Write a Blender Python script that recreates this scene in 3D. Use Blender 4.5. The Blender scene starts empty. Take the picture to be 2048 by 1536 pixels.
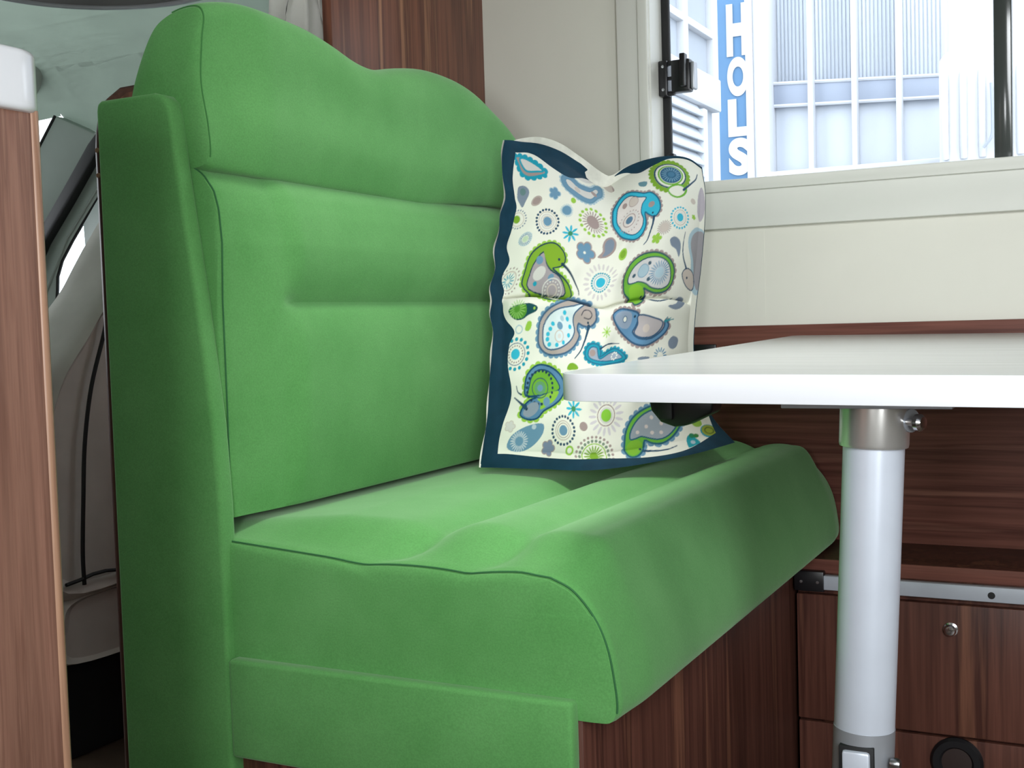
import bpy, bmesh, math, random
import numpy as np
from mathutils import Vector, Matrix

random.seed(7)
S = bpy.context.scene
COL = S.collection

# ------------------------------------------------------------------ camera
F_PX, YAW, PITCH, ROLL = 2400.0, math.radians(-27.0), math.radians(3.1), math.radians(-1.75)
_w = Vector((math.sin(YAW) * math.cos(PITCH), math.cos(YAW) * math.cos(PITCH), -math.sin(PITCH)))
_r = Vector((math.cos(YAW), -math.sin(YAW), 0))
_u = _r.cross(_w)
_r, _u = (math.cos(ROLL) * _r + math.sin(ROLL) * _u, -math.sin(ROLL) * _r + math.cos(ROLL) * _u)
cam_data = bpy.data.cameras.new('camera')
cam_data.sensor_width = 36.0
cam_data.lens = F_PX / 2048 * 36.0
cam_data.clip_start = 0.02
cam = bpy.data.objects.new('camera', cam_data)
COL.objects.link(cam)
cam.matrix_world = Matrix(((_r.x, _u.x, -_w.x, 0), (_r.y, _u.y, -_w.y, 0), (_r.z, _u.z, -_w.z, 0.8), (0, 0, 0, 1)))
S.camera = cam

# ------------------------------------------------------------------ world, lights, exposure
world = bpy.data.worlds.new('world')
S.world = world
world.use_nodes = True
_bg = world.node_tree.nodes['Background']
_bg.inputs['Color'].default_value = (0.90, 0.95, 1.0, 1)
_bg.inputs['Strength'].default_value = 4.2


def area_light(name, loc, target, sx, sy, power, color, spread=180):
    d = bpy.data.lights.new(name, 'AREA')
    d.shape = 'RECTANGLE'
    d.size, d.size_y, d.energy, d.color = sx, sy, power, color
    d.spread = math.radians(spread)
    o = bpy.data.objects.new(name, d)
    COL.objects.link(o)
    o.location = loc
    o.rotation_euler = (Vector(target) - Vector(loc)).to_track_quat('-Z', 'Y').to_euler()
    return o


# daylight entering by the open entrance door behind the camera, by the roof hatch and by the rear window of the van
area_light('daylight_entrance_door', (0.50, -0.30, 1.02), (0.03, 1.3, 0.62), 0.6, 1.4, 12.0, (0.93, 0.97, 1.0), 76)
area_light('daylight_roof_hatch', (-0.57, 1.32, 1.93), (-0.60, 1.34, 0.4), 0.42, 0.42, 1.85, (1.0, 0.99, 0.96), 56)
area_light('daylight_rear_window', (1.90, 0.50, 1.15), (-0.8, 1.0, 0.8), 0.9, 0.7, 8, (0.97, 0.98, 1.0))
area_light('counter_fill_light', (-0.16, -0.31, 0.86), (-0.66, 0.24, 0.84), 0.24, 0.20, 5.0, (0.95, 0.98, 1.0), 100)  # unseen fill lamp, added to brighten the counter end

S.view_settings.view_transform = 'Standard'
S.view_settings.look = 'None'
S.view_settings.gamma = 1.0
S.view_settings.use_curve_mapping = False
S.view_settings.exposure = 0.0


# ------------------------------------------------------------------ material helpers
def lin(c):
    return tuple(((v / 255) / 12.92 if v / 255 <= 0.04045 else ((v / 255 + 0.055) / 1.055) ** 2.4) for v in c) + (1,)


def mat_base(name, rough=0.5, metal=0.0, spec=0.5):
    m = bpy.data.materials.new(name)
    m.use_nodes = True
    nt = m.node_tree
    b = nt.nodes['Principled BSDF']
    b.inputs['Roughness'].default_value = rough
    b.inputs['Metallic'].default_value = metal
    b.inputs['Specular IOR Level'].default_value = spec
    return m, nt, b


def N(nt, t, **kw):
    n = nt.nodes.new(t)
    for k, v in kw.items():
        setattr(n, k, v)
    return n


def coords(nt, scale, rot=(0, 0, 0), kind='Object'):
    tc = N(nt, 'ShaderNodeTexCoord')
    mp = N(nt, 'ShaderNodeMapping')
    mp.inputs['Scale'].default_value = scale
    mp.inputs['Rotation'].default_value = rot
    nt.links.new(tc.outputs[kind], mp.inputs['Vector'])
    return mp.outputs['Vector']


def noise(nt, vec, scale, detail=4, rough=0.55):
    n = N(nt, 'ShaderNodeTexNoise')
    n.inputs['Scale'].default_value = scale
    n.inputs['Detail'].default_value = detail
    n.inputs['Roughness'].default_value = rough
    nt.links.new(vec, n.inputs['Vector'])
    return n.outputs['Fac']


def ramp(nt, fac, stops):
    r = N(nt, 'ShaderNodeValToRGB')
    el = r.color_ramp.elements
    while len(el) < len(stops):
        el.new(0.5)
    for e, (p, c) in zip(el, stops):
        e.position, e.color = p, c
    nt.links.new(fac, r.inputs['Fac'])
    return r.outputs['Color']


def mix(nt, fac, a, b, blend='MIX'):
    m = N(nt, 'ShaderNodeMix', data_type='RGBA', blend_type=blend)
    for sock, v in ((m.inputs['Factor'], fac), (m.inputs['A'], a), (m.inputs['B'], b)):
        if isinstance(v, (int, float)):
            sock.default_value = v
        elif isinstance(v, tuple):
            sock.default_value = v
        else:
            nt.links.new(v, sock)
    return m.outputs['Result']


def bump(nt, b, height, strength, dist=0.001):
    n = N(nt, 'ShaderNodeBump')
    n.inputs['Strength'].default_value = strength
    n.inputs['Distance'].default_value = dist
    nt.links.new(height, n.inputs['Height'])
    nt.links.new(n.outputs['Normal'], b.inputs['Normal'])


def plain(name, rgb, rough=0.5, metal=0.0, var=0.06, vscale=12, spec=0.5, fine=0.0):
    m, nt, b = mat_base(name, rough, metal, spec)
    c = lin(rgb)
    v = coords(nt, (1, 1, 1))
    f = noise(nt, v, vscale, 3)
    lo = tuple(x * (1 - var) for x in c[:3]) + (1,)
    hi = tuple(min(1, x * (1 + var)) for x in c[:3]) + (1,)
    nt.links.new(ramp(nt, f, [(0.3, lo), (0.7, hi)]), b.inputs['Base Color'])
    if fine:
        bump(nt, b, noise(nt, v, 900, 2), fine, 0.0006)
    return m


def wood(name, dark, midc, light, grain='z', rough=0.42, streak=9.0, spec=0.35, fine=(0.62, 1.12)):
    """laminate with long streaks running along one axis"""
    m, nt, b = mat_base(name, rough, 0, spec)
    k = {'x': 0, 'y': 1, 'z': 2}[grain]
    sc = [1.0, 1.0, 1.0]
    sc[k] = 0.035
    v1 = coords(nt, tuple(s * streak for s in sc))
    sc2 = [1.0, 1.0, 1.0]
    sc2[k] = 0.02
    v2 = coords(nt, tuple(s * 120 for s in sc2))
    f1 = noise(nt, v1, 1.6, 5, 0.62)
    f2 = noise(nt, v2, 1.0, 4, 0.6)
    c1 = ramp(nt, f1, [(0.30, lin(dark)), (0.47, lin(midc)), (0.56, lin(dark)), (0.66, lin(light)), (0.72, lin(midc))])
    c2 = ramp(nt, f2, [(0.3, (fine[0], fine[0] * 0.97, fine[0] * 0.94, 1)), (0.7, (fine[1], fine[1] * 0.985, fine[1] * 0.965, 1))])
    nt.links.new(mix(nt, 0.8, c1, c2, 'MULTIPLY'), b.inputs['Base Color'])
    bump(nt, b, f2, 0.12, 0.0006)
    return m


def velour(name, rgb, rgb2, sheen=0.3):
    """microfibre upholstery: soft mottled nap and a fine weave"""
    m, nt, b = mat_base(name, 0.9, 0, 0.15)
    v = coords(nt, (1, 1, 1))
    f = noise(nt, v, 9, 5, 0.6)
    g = noise(nt, v, 520, 2, 0.5)
    c = ramp(nt, f, [(0.28, lin(rgb)), (0.72, lin(rgb2))])
    c = mix(nt, 0.22, c, ramp(nt, g, [(0.3, (0.6, 0.6, 0.6, 1)), (0.7, (1.35, 1.35, 1.35, 1))]), 'MULTIPLY')
    nt.links.new(c, b.inputs['Base Color'])
    b.inputs['Sheen Weight'].default_value = sheen
    b.inputs['Sheen Roughness'].default_value = 0.45
    b.inputs['Sheen Tint'].default_value = (0.75, 1.0, 0.70, 1)
    bump(nt, b, g, 0.25, 0.0006)
    return m


M = {}
M['green'] = velour('green_velour', (86, 149, 80), (100, 161, 93))
M['seam'] = plain('green_seam', (46, 104, 58), 0.9, var=0.1)
M['seam_soft'] = plain('green_seam_worn', (62, 124, 62), 0.9, var=0.1)
M['wood_dark_z'] = wood('walnut_laminate_upright', (72, 42, 35), (102, 64, 53), (126, 84, 66), 'z', streak=13)
M['wood_partition_lit'] = wood('walnut_laminate_lit', (104, 62, 49), (136, 86, 67), (176, 126, 96), 'z', streak=15)  # same walnut laminate, colours lightened to stand in for light on the partition
M['wood_dark_x'] = wood('walnut_laminate_level', (98, 58, 50), (126, 80, 69), (144, 98, 84), 'x', streak=14)
M['wood_light_z'] = wood('walnut_laminate_counter', (126, 90, 76), (146, 108, 92), (160, 122, 104), 'z', streak=55, rough=0.38)
M['wood_edge'] = wood('walnut_edge_band', (150, 112, 90), (176, 138, 112), (196, 160, 134), 'z', streak=30)
M['wall'] = plain('cream_wall_board', (222, 220, 208), 0.55, var=0.02, vscale=5)
M['frame'] = plain('white_window_frame', (226, 226, 218), 0.35, var=0.02, vscale=5)
M['white_gloss'] = plain('white_gloss_laminate', (232, 234, 238), 0.16, var=0.015, vscale=8)
M['black_plastic'] = plain('black_plastic', (22, 21, 24), 0.35, var=0.1)
M['rubber'] = plain('black_rubber', (16, 17, 18), 0.6, var=0.1)
M['alu'] = plain('satin_aluminium', (204, 210, 220), 0.36, 0.25, var=0.03, vscale=30)
M['leg'] = plain('painted_aluminium_tube', (206, 213, 224), 0.30, 0.25, var=0.02, vscale=30)
M['chrome'] = plain('polished_chrome', (225, 225, 228), 0.12, 1.0, var=0.02)
M['grey_hinge'] = plain('grey_cast_metal', (168, 172, 178), 0.4, 0.5, var=0.04)
M['cab_grey'] = plain('grey_cab_trim', (150, 160, 152), 0.75, var=0.05, vscale=8, fine=0.2)
M['cab_seat'] = plain('grey_seat_cloth', (204, 198, 190), 0.9, var=0.06, vscale=14, fine=0.3)
M['cab_dark'] = plain('dark_cab_floor_mat', (26, 26, 28), 0.9, var=0.1)
M['floor'] = plain('brown_vinyl_floor', (92, 76, 64), 0.5, var=0.12, vscale=20)
M['ceiling'] = plain('pale_ceiling_board', (214, 213, 206), 0.7, var=0.02)
M['screw'] = plain('zinc_screw', (190, 192, 196), 0.25, 1.0, var=0.04)


def glass_mat(name, tint):
    m = bpy.data.materials.new(name)
    m.use_nodes = True
    nt = m.node_tree
    for n in list(nt.nodes):
        if n.type != 'OUTPUT_MATERIAL':
            nt.nodes.remove(n)
    out = [n for n in nt.nodes if n.type == 'OUTPUT_MATERIAL'][0]
    tr = N(nt, 'ShaderNodeBsdfTransparent')
    tr.inputs['Color'].default_value = tint
    gl = N(nt, 'ShaderNodeBsdfGlossy')
    gl.inputs['Roughness'].default_value = 0.03
    fr = N(nt, 'ShaderNodeFresnel')
    fr.inputs['IOR'].default_value = 1.2
    mx = N(nt, 'ShaderNodeMixShader')
    nt.links.new(fr.outputs['Fac'], mx.inputs['Fac'])
    nt.links.new(tr.outputs[0], mx.inputs[1])
    nt.links.new(gl.outputs[0], mx.inputs[2])
    nt.links.new(mx.outputs[0], out.inputs['Surface'])
    return m


M['glass'] = glass_mat('clear_acrylic_pane', (0.96, 0.98, 1.0, 1))


# ------------------------------------------------------------------ object helpers
def tag(o, label=None, cat=None, group=None, kind=None):
    if label:
        o['label'] = label
    if cat:
        o['category'] = cat
    if group:
        o['group'] = group
    if kind:
        o['kind'] = kind
    return o


def empty(name, loc=(0, 0, 0)):
    o = bpy.data.objects.new(name, None)
    COL.objects.link(o)
    o.location = loc
    o.empty_display_size = 0.05
    return o


def link(name, me, mat, parent=None, smooth=None):
    o = bpy.data.objects.new(name, me)
    COL.objects.link(o)
    if mat is not None:
        me.materials.append(mat)
    if parent is not None:
        o.parent = parent
        o.matrix_parent_inverse = Matrix.Translation(parent.location).inverted() if parent.type == 'EMPTY' and parent.parent is None else Matrix.Identity(4)
    if smooth is not None:
        me.shade_smooth()
        if smooth < 180:
            me.set_sharp_from_angle(angle=math.radians(smooth))
    return o


def from_bm(name, bm, mat, parent=None, smooth=40):
    bmesh.ops.recalc_face_normals(bm, faces=bm.faces)
    me = bpy.data.meshes.new(name)
    bm.to_mesh(me)
    bm.free()
    return link(name, me, mat, parent, smooth)


def box_bm(bm, x0, x1, y0, y1, z0, z1):
    vs = [bm.verts.new(p) for p in ((x0, y0, z0), (x1, y0, z0), (x1, y1, z0), (x0, y1, z0), (x0, y0, z1), (x1, y0, z1), (x1, y1, z1), (x0, y1, z1))]
    for f in ((0, 3, 2, 1), (4, 5, 6, 7), (0, 1, 5, 4), (1, 2, 6, 5), (2, 3, 7, 6), (3, 0, 4, 7)):
        bm.faces.new([vs[i] for i in f])


def bevel_all(bm, w, seg=2, angle=30):
    es = [e for e in bm.edges if len(e.link_faces) == 2 and e.calc_face_angle(0) > math.radians(angle)]
    bmesh.ops.bevel(bm, geom=es, offset=w, segments=seg, profile=0.5, affect='EDGES', clamp_overlap=True)


def box(name, x0, x1, y0, y1, z0, z1, mat, parent=None, bev=0.0, seg=2):
    bm = bmesh.new()
    box_bm(bm, x0, x1, y0, y1, z0, z1)
    bmesh.ops.recalc_face_normals(bm, faces=bm.faces)
    if bev:
        bevel_all(bm, bev, seg)
    return from_bm(name, bm, mat, parent)


def prism(name, pts, axis, a0, a1, mat, parent=None, bev=0.0, seg=2):
    """polygon in the two other axes (in xyz order), pushed along axis from a0 to a1"""
    def P(p, a):
        q = list(p)
        q.insert(axis, a)
        return q
    bm = bmesh.new()
    A = [bm.verts.new(P(p, a0)) for p in pts]
    B = [bm.verts.new(P(p, a1)) for p in pts]
    n = len(pts)
    bm.faces.new(A[::-1])
    bm.faces.new(B)
    for i in range(n):
        bm.faces.new((A[i], A[(i + 1) % n], B[(i + 1) % n], B[i]))
    bmesh.ops.recalc_face_normals(bm, faces=bm.faces)
    if bev:
        bevel_all(bm, bev, seg, 50)
    return from_bm(name, bm, mat, parent)


def frame_ring(name, outer, inner, axis, a0, a1, mat, parent=None, bev=0.0):
    """flat ring between two outlines of equal length, with thickness"""
    def P(p, a):
        q = list(p)
        q.insert(axis, a)
        return q
    bm = bmesh.new()
    L = [[bm.verts.new(P(p, a)) for p in pl] for a in (a0, a1) for pl in (outer, inner)]
    n = len(outer)
    for i in range(n):
        j = (i + 1) % n
        bm.faces.new((L[0][i], L[0][j], L[1][j], L[1][i]))
        bm.faces.new((L[2][i], L[3][i], L[3][j], L[2][j]))
        bm.faces.new((L[0][i], L[2][i], L[2][j], L[0][j]))
        bm.faces.new((L[1][i], L[1][j], L[3][j], L[3][i]))
    bmesh.ops.recalc_face_normals(bm, faces=bm.faces)
    if bev:
        bevel_all(bm, bev, 2, 50)
    return from_bm(name, bm, mat, parent)


def rect_ring(name, x0, x1, z0, z1, wl, wr, wb, wt, y0, y1, mat, parent=None, bev=0.0):
    return frame_ring(name, [(x0, z0), (x1, z0), (x1, z1), (x0, z1)],
                      [(x0 + wl, z0 + wb), (x1 - wr, z0 + wb), (x1 - wr, z1 - wt), (x0 + wl, z1 - wt)], 1, y0, y1, mat, parent, bev)


def catmull(pts, n, closed=False):
    pts = [np.array(p, float) for p in pts]
    out = []
    m = len(pts)
    segs = m if closed else m - 1
    for i in range(segs):
        if closed:
            p0, p1, p2, p3 = pts[(i - 1) % m], pts[i], pts[(i + 1) % m], pts[(i + 2) % m]
        else:
            p1, p2 = pts[i], pts[i + 1]
            p0 = pts[i - 1] if i > 0 else 2 * p1 - p2
            p3 = pts[i + 2] if i + 2 < m else 2 * p2 - p1
        for k in range(n):
            t = k / n
            out.append(0.5 * ((2 * p1) + (-p0 + p2) * t + (2 * p0 - 5 * p1 + 4 * p2 - p3) * t * t + (-p0 + 3 * p1 - 3 * p2 + p3) * t ** 3))
    if not closed:
        out.append(pts[-1])
    return out


def tube_bm(bm, pts, r, closed=False, sides=8):
    pts = [Vector(p) for p in pts]
    n = len(pts)
    rings = []
    up = None
    for i, p in enumerate(pts):
        a = pts[i - 1] if (i > 0 or closed) else p
        b = pts[(i + 1) % n] if (i < n - 1 or closed) else p
        t = (b - a).normalized()
        if up is None:
            up = Vector((0, 0, 1)) if abs(t.z) < 0.9 else Vector((1, 0, 0))
        s = t.cross(up)
        if s.length < 1e-6:
            s = t.orthogonal()
        s.normalize()
        up = s.cross(t).normalized()
        rr = r[i] if isinstance(r, (list, tuple)) else r
        rings.append([bm.verts.new(p + rr * (math.cos(2 * math.pi * k / sides) * s + math.sin(2 * math.pi * k / sides) * up)) for k in range(sides)])
    for i in range(n if closed else n - 1):
        A, B = rings[i], rings[(i + 1) % n]
        for k in range(sides):
            bm.faces.new((A[k], A[(k + 1) % sides], B[(k + 1) % sides], B[k]))
    if not closed:
        bm.faces.new(rings[0][::-1])
        bm.faces.new(rings[-1])


def tube(name, pts, r, mat, parent=None, closed=False, sides=8):
    bm = bmesh.new()
    tube_bm(bm, pts, r, closed, sides)
    return from_bm(name, bm, mat, parent, 50)


def lathe(name, prof, origin, axis, mat, parent=None, sides=40, smooth=35):
    """profile of (radius, height) turned about axis through origin"""
    ax = Vector(axis).normalized()
    s = ax.orthogonal().normalized()
    t = ax.cross(s)
    o = Vector(origin)
    bm = bmesh.new()
    rings = []
    for rad, h in prof:
        if rad < 1e-6:
            rings.append([bm.verts.new(o + ax * h)])
        else:
            rings.append([bm.verts.new(o + ax * h + rad * (math.cos(2 * math.pi * k / sides) * s + math.sin(2 * math.pi * k / sides) * t)) for k in range(sides)])
    for A, B in zip(rings, rings[1:]):
        for k in range(sides):
            j = (k + 1) % sides
            if len(A) == 1 and len(B) > 1:
                bm.faces.new((A[0], B[j], B[k]))
            elif len(B) == 1 and len(A) > 1:
                bm.faces.new((A[k], A[j], B[0]))
            elif len(A) > 1:
                bm.faces.new((A[k], A[j], B[j], B[k]))
    if len(rings[0]) > 1:
        bm.faces.new(rings[0][::-1])
    if len(rings[-1]) > 1:
        bm.faces.new(rings[-1])
    return from_bm(name, bm, mat, parent, smooth)


def loft(name, rings, mat, parent=None, smooth=60, puff=0.0):
    """closed rings of 3D points, capped at both ends by softly domed faces"""
    bm = bmesh.new()
    R = [[bm.verts.new(p) for p in ring] for ring in rings]
    n = len(R[0])
    for A, B in zip(R, R[1:]):
        for k in range(n):
            bm.faces.new((A[k], A[(k + 1) % n], B[(k + 1) % n], B[k]))
    for ring, nxt in ((R[0], R[1]), (R[-1], R[-2])):
        c = sum((v.co for v in ring), Vector()) / n
        c2 = sum((v.co for v in nxt), Vector()) / n
        out = (c - c2).normalized()
        prev = [bm.verts.new(v.co) for v in ring]
        for q in (0.985, 0.95, 0.88, 0.75, 0.5, 0.25):
            cur = [bm.verts.new(c + (v.co - c) * q + out * puff * (1 - q ** 6)) for v in ring]
            for k in range(n):
                bm.faces.new((prev[k], prev[(k + 1) % n], cur[(k + 1) % n], cur[k]))
            prev = cur
        cv = bm.verts.new(c + out * puff)
        for k in range(n):
            bm.faces.new((prev[k], prev[(k + 1) % n], cv))
    return from_bm(name, bm, mat, parent, smooth)


def sstep(a, b, x):
    t = min(1.0, max(0.0, (x - a) / (b - a)))
    return t * t * (3 - 2 * t)


def interp(x, xs, ys):
    return float(np.interp(x, xs, ys))


# ================================================================== THE SETTING
WALL_Y = 2.20
WX0, WX1, WZ0, WZ1 = -0.80, 0.62, 1.045, 1.62          # window opening

tag(box('floor', -3.3, 2.0, -1.05, 2.3, -0.04, 0.0, M['floor']), kind='structure')
tag(box('ceiling', -1.17, 2.0, -1.05, 2.3, 1.96, 2.0, M['ceiling']), kind='structure')
wall = frame_ring('wall_back', [(-1.20, 0.0), (2.0, 0.0), (2.0, 1.96), (-1.20, 1.96)],
                  [(WX0, WZ0), (WX1, WZ0), (WX1, WZ1), (WX0, WZ1)], 1, WALL_Y, WALL_Y + 0.04, M['wall'])
tag(wall, kind='structure')
# thin cover strip over the joint of two wall boards
box('joint_strip', -0.622, -0.589, WALL_Y - 0.0006, WALL_Y + 0.001, 0.774, 0.958, M['wall'], wall)
tag(box('wall_right', 2.0, 2.04, -1.05, 2.3, 0.0, 2.0, M['wall']), kind='structure')
tag(box('wall_front', -1.2, 2.0, -0.40, -0.36, 0.0, 1.96, M['wall']), kind='structure')

# wood wainscot under the white board
tr = box('trim_1', -1.14, 2.0, WALL_Y - 0.014, WALL_Y, 0.30, 0.774, M['wood_dark_x'], None, 0.002)
tag(tr, kind='structure')
box('socket_slot', -0.727, -0.680, WALL_Y - 0.019, WALL_Y - 0.012, 0.712, 0.741, M['black_plastic'], tr, 0.002)

# --- window in the long wall
win = rect_ring('window_1', WX0 - 0.066, WX1 + 0.066, WZ0 - 0.090, WZ1 + 0.066, 0.066, 0.066, 0.090, 0.066, WALL_Y - 0.016, WALL_Y + 0.002, M['frame'], None, 0.004)
tag(win, kind='structure')
rect_ring('inner_lip', WX0 - 0.020, WX1 + 0.020, WZ0 - 0.022, WZ1 + 0.02, 0.020, 0.020, 0.022, 0.020, WALL_Y - 0.024, WALL_Y - 0.015, M['frame'], win, 0.003)
rect_ring('reveal', WX0 - 0.004, WX1 + 0.004, WZ0 - 0.004, WZ1 + 0.004, 0.005, 0.005, 0.005, 0.005, WALL_Y - 0.010, WALL_Y + 0.055, M['frame'], win)
rect_ring('rubber_seal', WX0 - 0.02, WX1 + 0.02, WZ0 - 0.055, WZ1 + 0.02, 0.036, 0.036, 0.043, 0.036, WALL_Y + 0.055, WALL_Y + 0.068, M['rubber'], win, 0.003)
box('pane', WX0 - 0.03, WX1 + 0.03, WALL_Y + 0.070, WALL_Y + 0.074, WZ0 - 0.06, WZ1 + 0.03, M['glass'], win)

# catch that holds the pane
cz = 1.255
catch = box('catch', WX0 + 0.001, WX0 + 0.019, WALL_Y + 0.030, WALL_Y + 0.058, cz - 0.034, cz + 0.034, M['black_plastic'], win, 0.003)
box('catch_arm', WX0 + 0.017, WX0 + 0.031, WALL_Y + 0.036, WALL_Y + 0.046, cz - 0.003, cz + 0.003, M['black_plastic'], catch, 0.001)
box('catch_arm', WX0 + 0.017, WX0 + 0.031, WALL_Y + 0.036, WALL_Y + 0.046, cz + 0.025, cz + 0.033, M['black_plastic'], catch, 0.001)
box('catch_arm', WX0 + 0.017, WX0 + 0.031, WALL_Y + 0.036, WALL_Y + 0.046, cz - 0.033, cz - 0.025, M['black_plastic'], catch, 0.001)
box('catch_body', WX0 + 0.028, WX0 + 0.066, WALL_Y + 0.026, WALL_Y + 0.050, cz - 0.030, cz + 0.032, M['black_plastic'], catch, 0.004)
box('catch_lever', WX0 + 0.050, WX0 + 0.061, WALL_Y + 0.012, WALL_Y + 0.030, cz - 0.022, cz + 0.040, M['black_plastic'], catch, 0.002)
box('catch_keeper', WX0 + 0.066, WX0 + 0.074, WALL_Y + 0.030, WALL_Y + 0.052, cz - 0.026, cz + 0.026, M['grey_hinge'], catch, 0.003)
for dz in (-0.022, 0.022):
    lathe('screw', [(0.003, 0), (0.003, 0.001), (0, 0.0016)], (WX0 + 0.011, WALL_Y + 0.0300, cz + dz), (0, -1, 0), M['screw'], catch, 12)
box('corner_block', WX0 + 0.012, WX0 + 0.026, WALL_Y + 0.040, WALL_Y + 0.058, 1.085, 1.112, M['black_plastic'], win, 0.003)
# dark glossy upright of the window, towards the rear
bar = prism('upright', [(-0.196, WALL_Y + 0.044), (-0.166, WALL_Y + 0.044), (-0.166, WALL_Y + 0.060), (-0.196, WALL_Y + 0.060)], 2, WZ0, WZ1, plain('smoky_plastic', (64, 68, 66), 0.12, var=0.15, vscale=6), win, 0.003)

# --- partition between the bench and the cab: low beside the aisle, full height by the wall
arc = [(1.155, 1.035), (1.157, 1.055), (1.163, 1.078), (1.175, 1.097), (1.195, 1.112), (1.222, 1.120)]
part = prism('wall_left', [(1.155, 0.0)] + arc + [(1.664, 1.120), (1.664, 1.96), (2.2, 1.96), (2.2, 0.0)], 0, -1.180, -1.162, M['wood_partition_lit'], None, 0.002)
tag(part, kind='structure')
tube('edge_band', [(-1.171, 1.156, 0.0)] + [(-1.171, y + 0.001, z - 0.001) for y, z in arc] + [(-1.171, 1.664, 1.119)], 0.0085, M['wood_dark_z'], part, sides=8)
for z in (1.000, 1.032):
    lathe('screw_cap', [(0.0035, 0), (0.003, 0.0015), (0, 0.002)], (-1.171, 1.1475, z), (0, -1, 0.0), M['wood_edge'], part, 12)

# ================================================================== THE CAB BEHIND THE PARTITION
cab_side = 2.05
# door: outline in x,z with the window hole
door_in = [(-2.262, 0.80), (-2.246, 0.90), (-2.243, 0.932), (-2.226, 0.968), (-2.192, 1.010), (-2.150, 1.056), (-2.05, 1.160), (-1.70, 1.160), (-1.62, 0.80)]
door_out = [(-2.42, 0.0), (-2.32, 0.90), (-2.306, 0.955), (-2.268, 1.005), (-2.20, 1.075), (-2.096, 1.190), (-2.05, 1.235), (-1.45, 1.235), (-1.42, 0.0)]
door = frame_ring('door_1', door_out, door_in, 1, cab_side, cab_side + 0.012, M['cab_grey'], None, 0.003)
tag(door, kind='structure')
prism('pane', [(-2.27, 0.79), (-2.255, 0.92), (-2.15, 1.07), (-2.05, 1.17), (-1.69, 1.17), (-1.61, 0.79)], 1, cab_side + 0.013, cab_side + 0.016, M['glass'], door)
tube('window_gasket', [(x, cab_side + 0.004, z) for x, z in door_in[:7]], 0.004, M['rubber'], door, sides=6)
tube('trim_line', [(-2.30, cab_side - 0.001, 0.83), (-2.277, cab_side - 0.001, 0.90), (-2.20, cab_side - 0.001, 1.02), (-2.10, cab_side - 0.001, 1.125), (-1.9, cab_side - 0.001, 1.19)], 0.003, M['cab_grey'], door, sides=6)
prism('window_deflector', [(-2.150, 1.050), (-2.06, 1.150), (-2.02, 1.150), (-2.02, 0.84), (-2.07, 0.90), (-2.147, 0.978)], 1, cab_side + 0.001, cab_side + 0.011, plain('milky_mirror_cover', (170, 184, 178), 0.4, var=0.05), door, 0.003)
# rubber seal along the door opening
seal_pts = [(-2.33, 0.93), (-2.268, 1.021), (-2.18, 1.115), (-2.090, 1.215), (-2.0, 1.29)]
ups = [(x - 0.010, z + 0.012) for x, z in seal_pts]
dns = [(x + 0.012, z - 0.014) for x, z in seal_pts]
seal = prism('door_seal', ups + dns[::-1], 1, cab_side - 0.022, cab_side + 0.002, M['rubber'], door, 0.004)
# front pillar trim, between windscreen and seal
cabw = prism('wall_cab', [(-2.45, 0.75), (-2.34, 0.93), (-2.275, 1.030), (-2.09, 1.230), (-2.0, 1.305), (-2.086, 1.252), (-2.203, 1.302), (-2.272, 1.222), (-2.50, 0.93)], 1, cab_side - 0.015, cab_side + 0.05, M['cab_grey'], None, 0.004)
tag(cabw, kind='structure')
tube('screen_gasket', [(-2.34, cab_side - 0.014, 1.135), (-2.272, cab_side - 0.014, 1.224), (-2.205, cab_side - 0.014, 1.302)], 0.004, M['rubber'], cabw, sides=6)
# roof lining: side cheek that rolls over into a flat roof
prof = [(2.06, 1.235), (2.055, 1.29), (2.04, 1.34), (1.99, 1.40), (1.90, 1.44), (1.78, 1.455), (1.4, 1.46), (0.4, 1.46), (-1.0, 1.46)]
prof = [tuple(p) for p in catmull(prof, 5)]
bm = bmesh.new()
xs = [-2.205, -2.15, -2.08, -1.9, -1.6, -1.2]
lo = {-2.205: 1.302, -2.15: 1.279, -2.08: 1.250, -1.9: 1.235, -1.6: 1.235, -1.2: 1.235}
G = [[bm.verts.new((x, y, max(z, lo[x] + 0.001 * i))) for i, (y, z) in enumerate(prof)] for x in xs]
for A, B in zip(G, G[1:]):
    for k in range(len(prof) - 1):
        bm.faces.new((A[k], A[k + 1], B[k + 1], B[k]))
bmesh.ops.solidify(bm, geom=bm.faces, thickness=-0.02)
cabc = from_bm('ceiling_cab', bm, M['cab_grey'], None, 60)
tag(cabc, kind='structure')
# roof lining above the windscreen, falling away forwards
bm = bmesh.new()
xs2 = [(-2.205, 0.0), (-2.30, 0.004), (-2.42, 0.012)]
G = [[bm.verts.new((x, y, max(z, 1.306) - d)) for (y, z) in prof] for x, d in xs2]
for A, B in zip(G, G[1:]):
    for k in range(len(prof) - 1):
        bm.faces.new((A[k], A[k + 1], B[k + 1], B[k]))
bmesh.ops.solidify(bm, geom=bm.faces, thickness=-0.02)
from_bm('header_lining', bm, M['cab_grey'], cabc, 60)
prism('visor_pocket', [(-2.30, 1.435), (-2.245, 1.425), (-2.200, 1.409), (-2.195, 1.398), (-2.205, 1.388), (-2.25, 1.355), (-2.30, 1.345)], 1, 1.975, 2.030, M['cab_grey'], cabc, 0.008)
prism('wall_cab.001', [(-0.4, 0.0), (2.1, 0.0), (2.1, 0.85), (0.8, 0.85), (0.8, 1.46), (-0.4, 1.46)], 0, -3.3, -3.26, M['cab_dark'])  # unseen tall part added to block windscreen light from the bench side
tag(bpy.data.objects['wall_cab.001'], kind='structure')
tag(box('wall_cab.002', -3.3, -1.2, -0.40, -0.36, 0.0, 1.48, M['cab_grey']), kind='structure')
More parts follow.
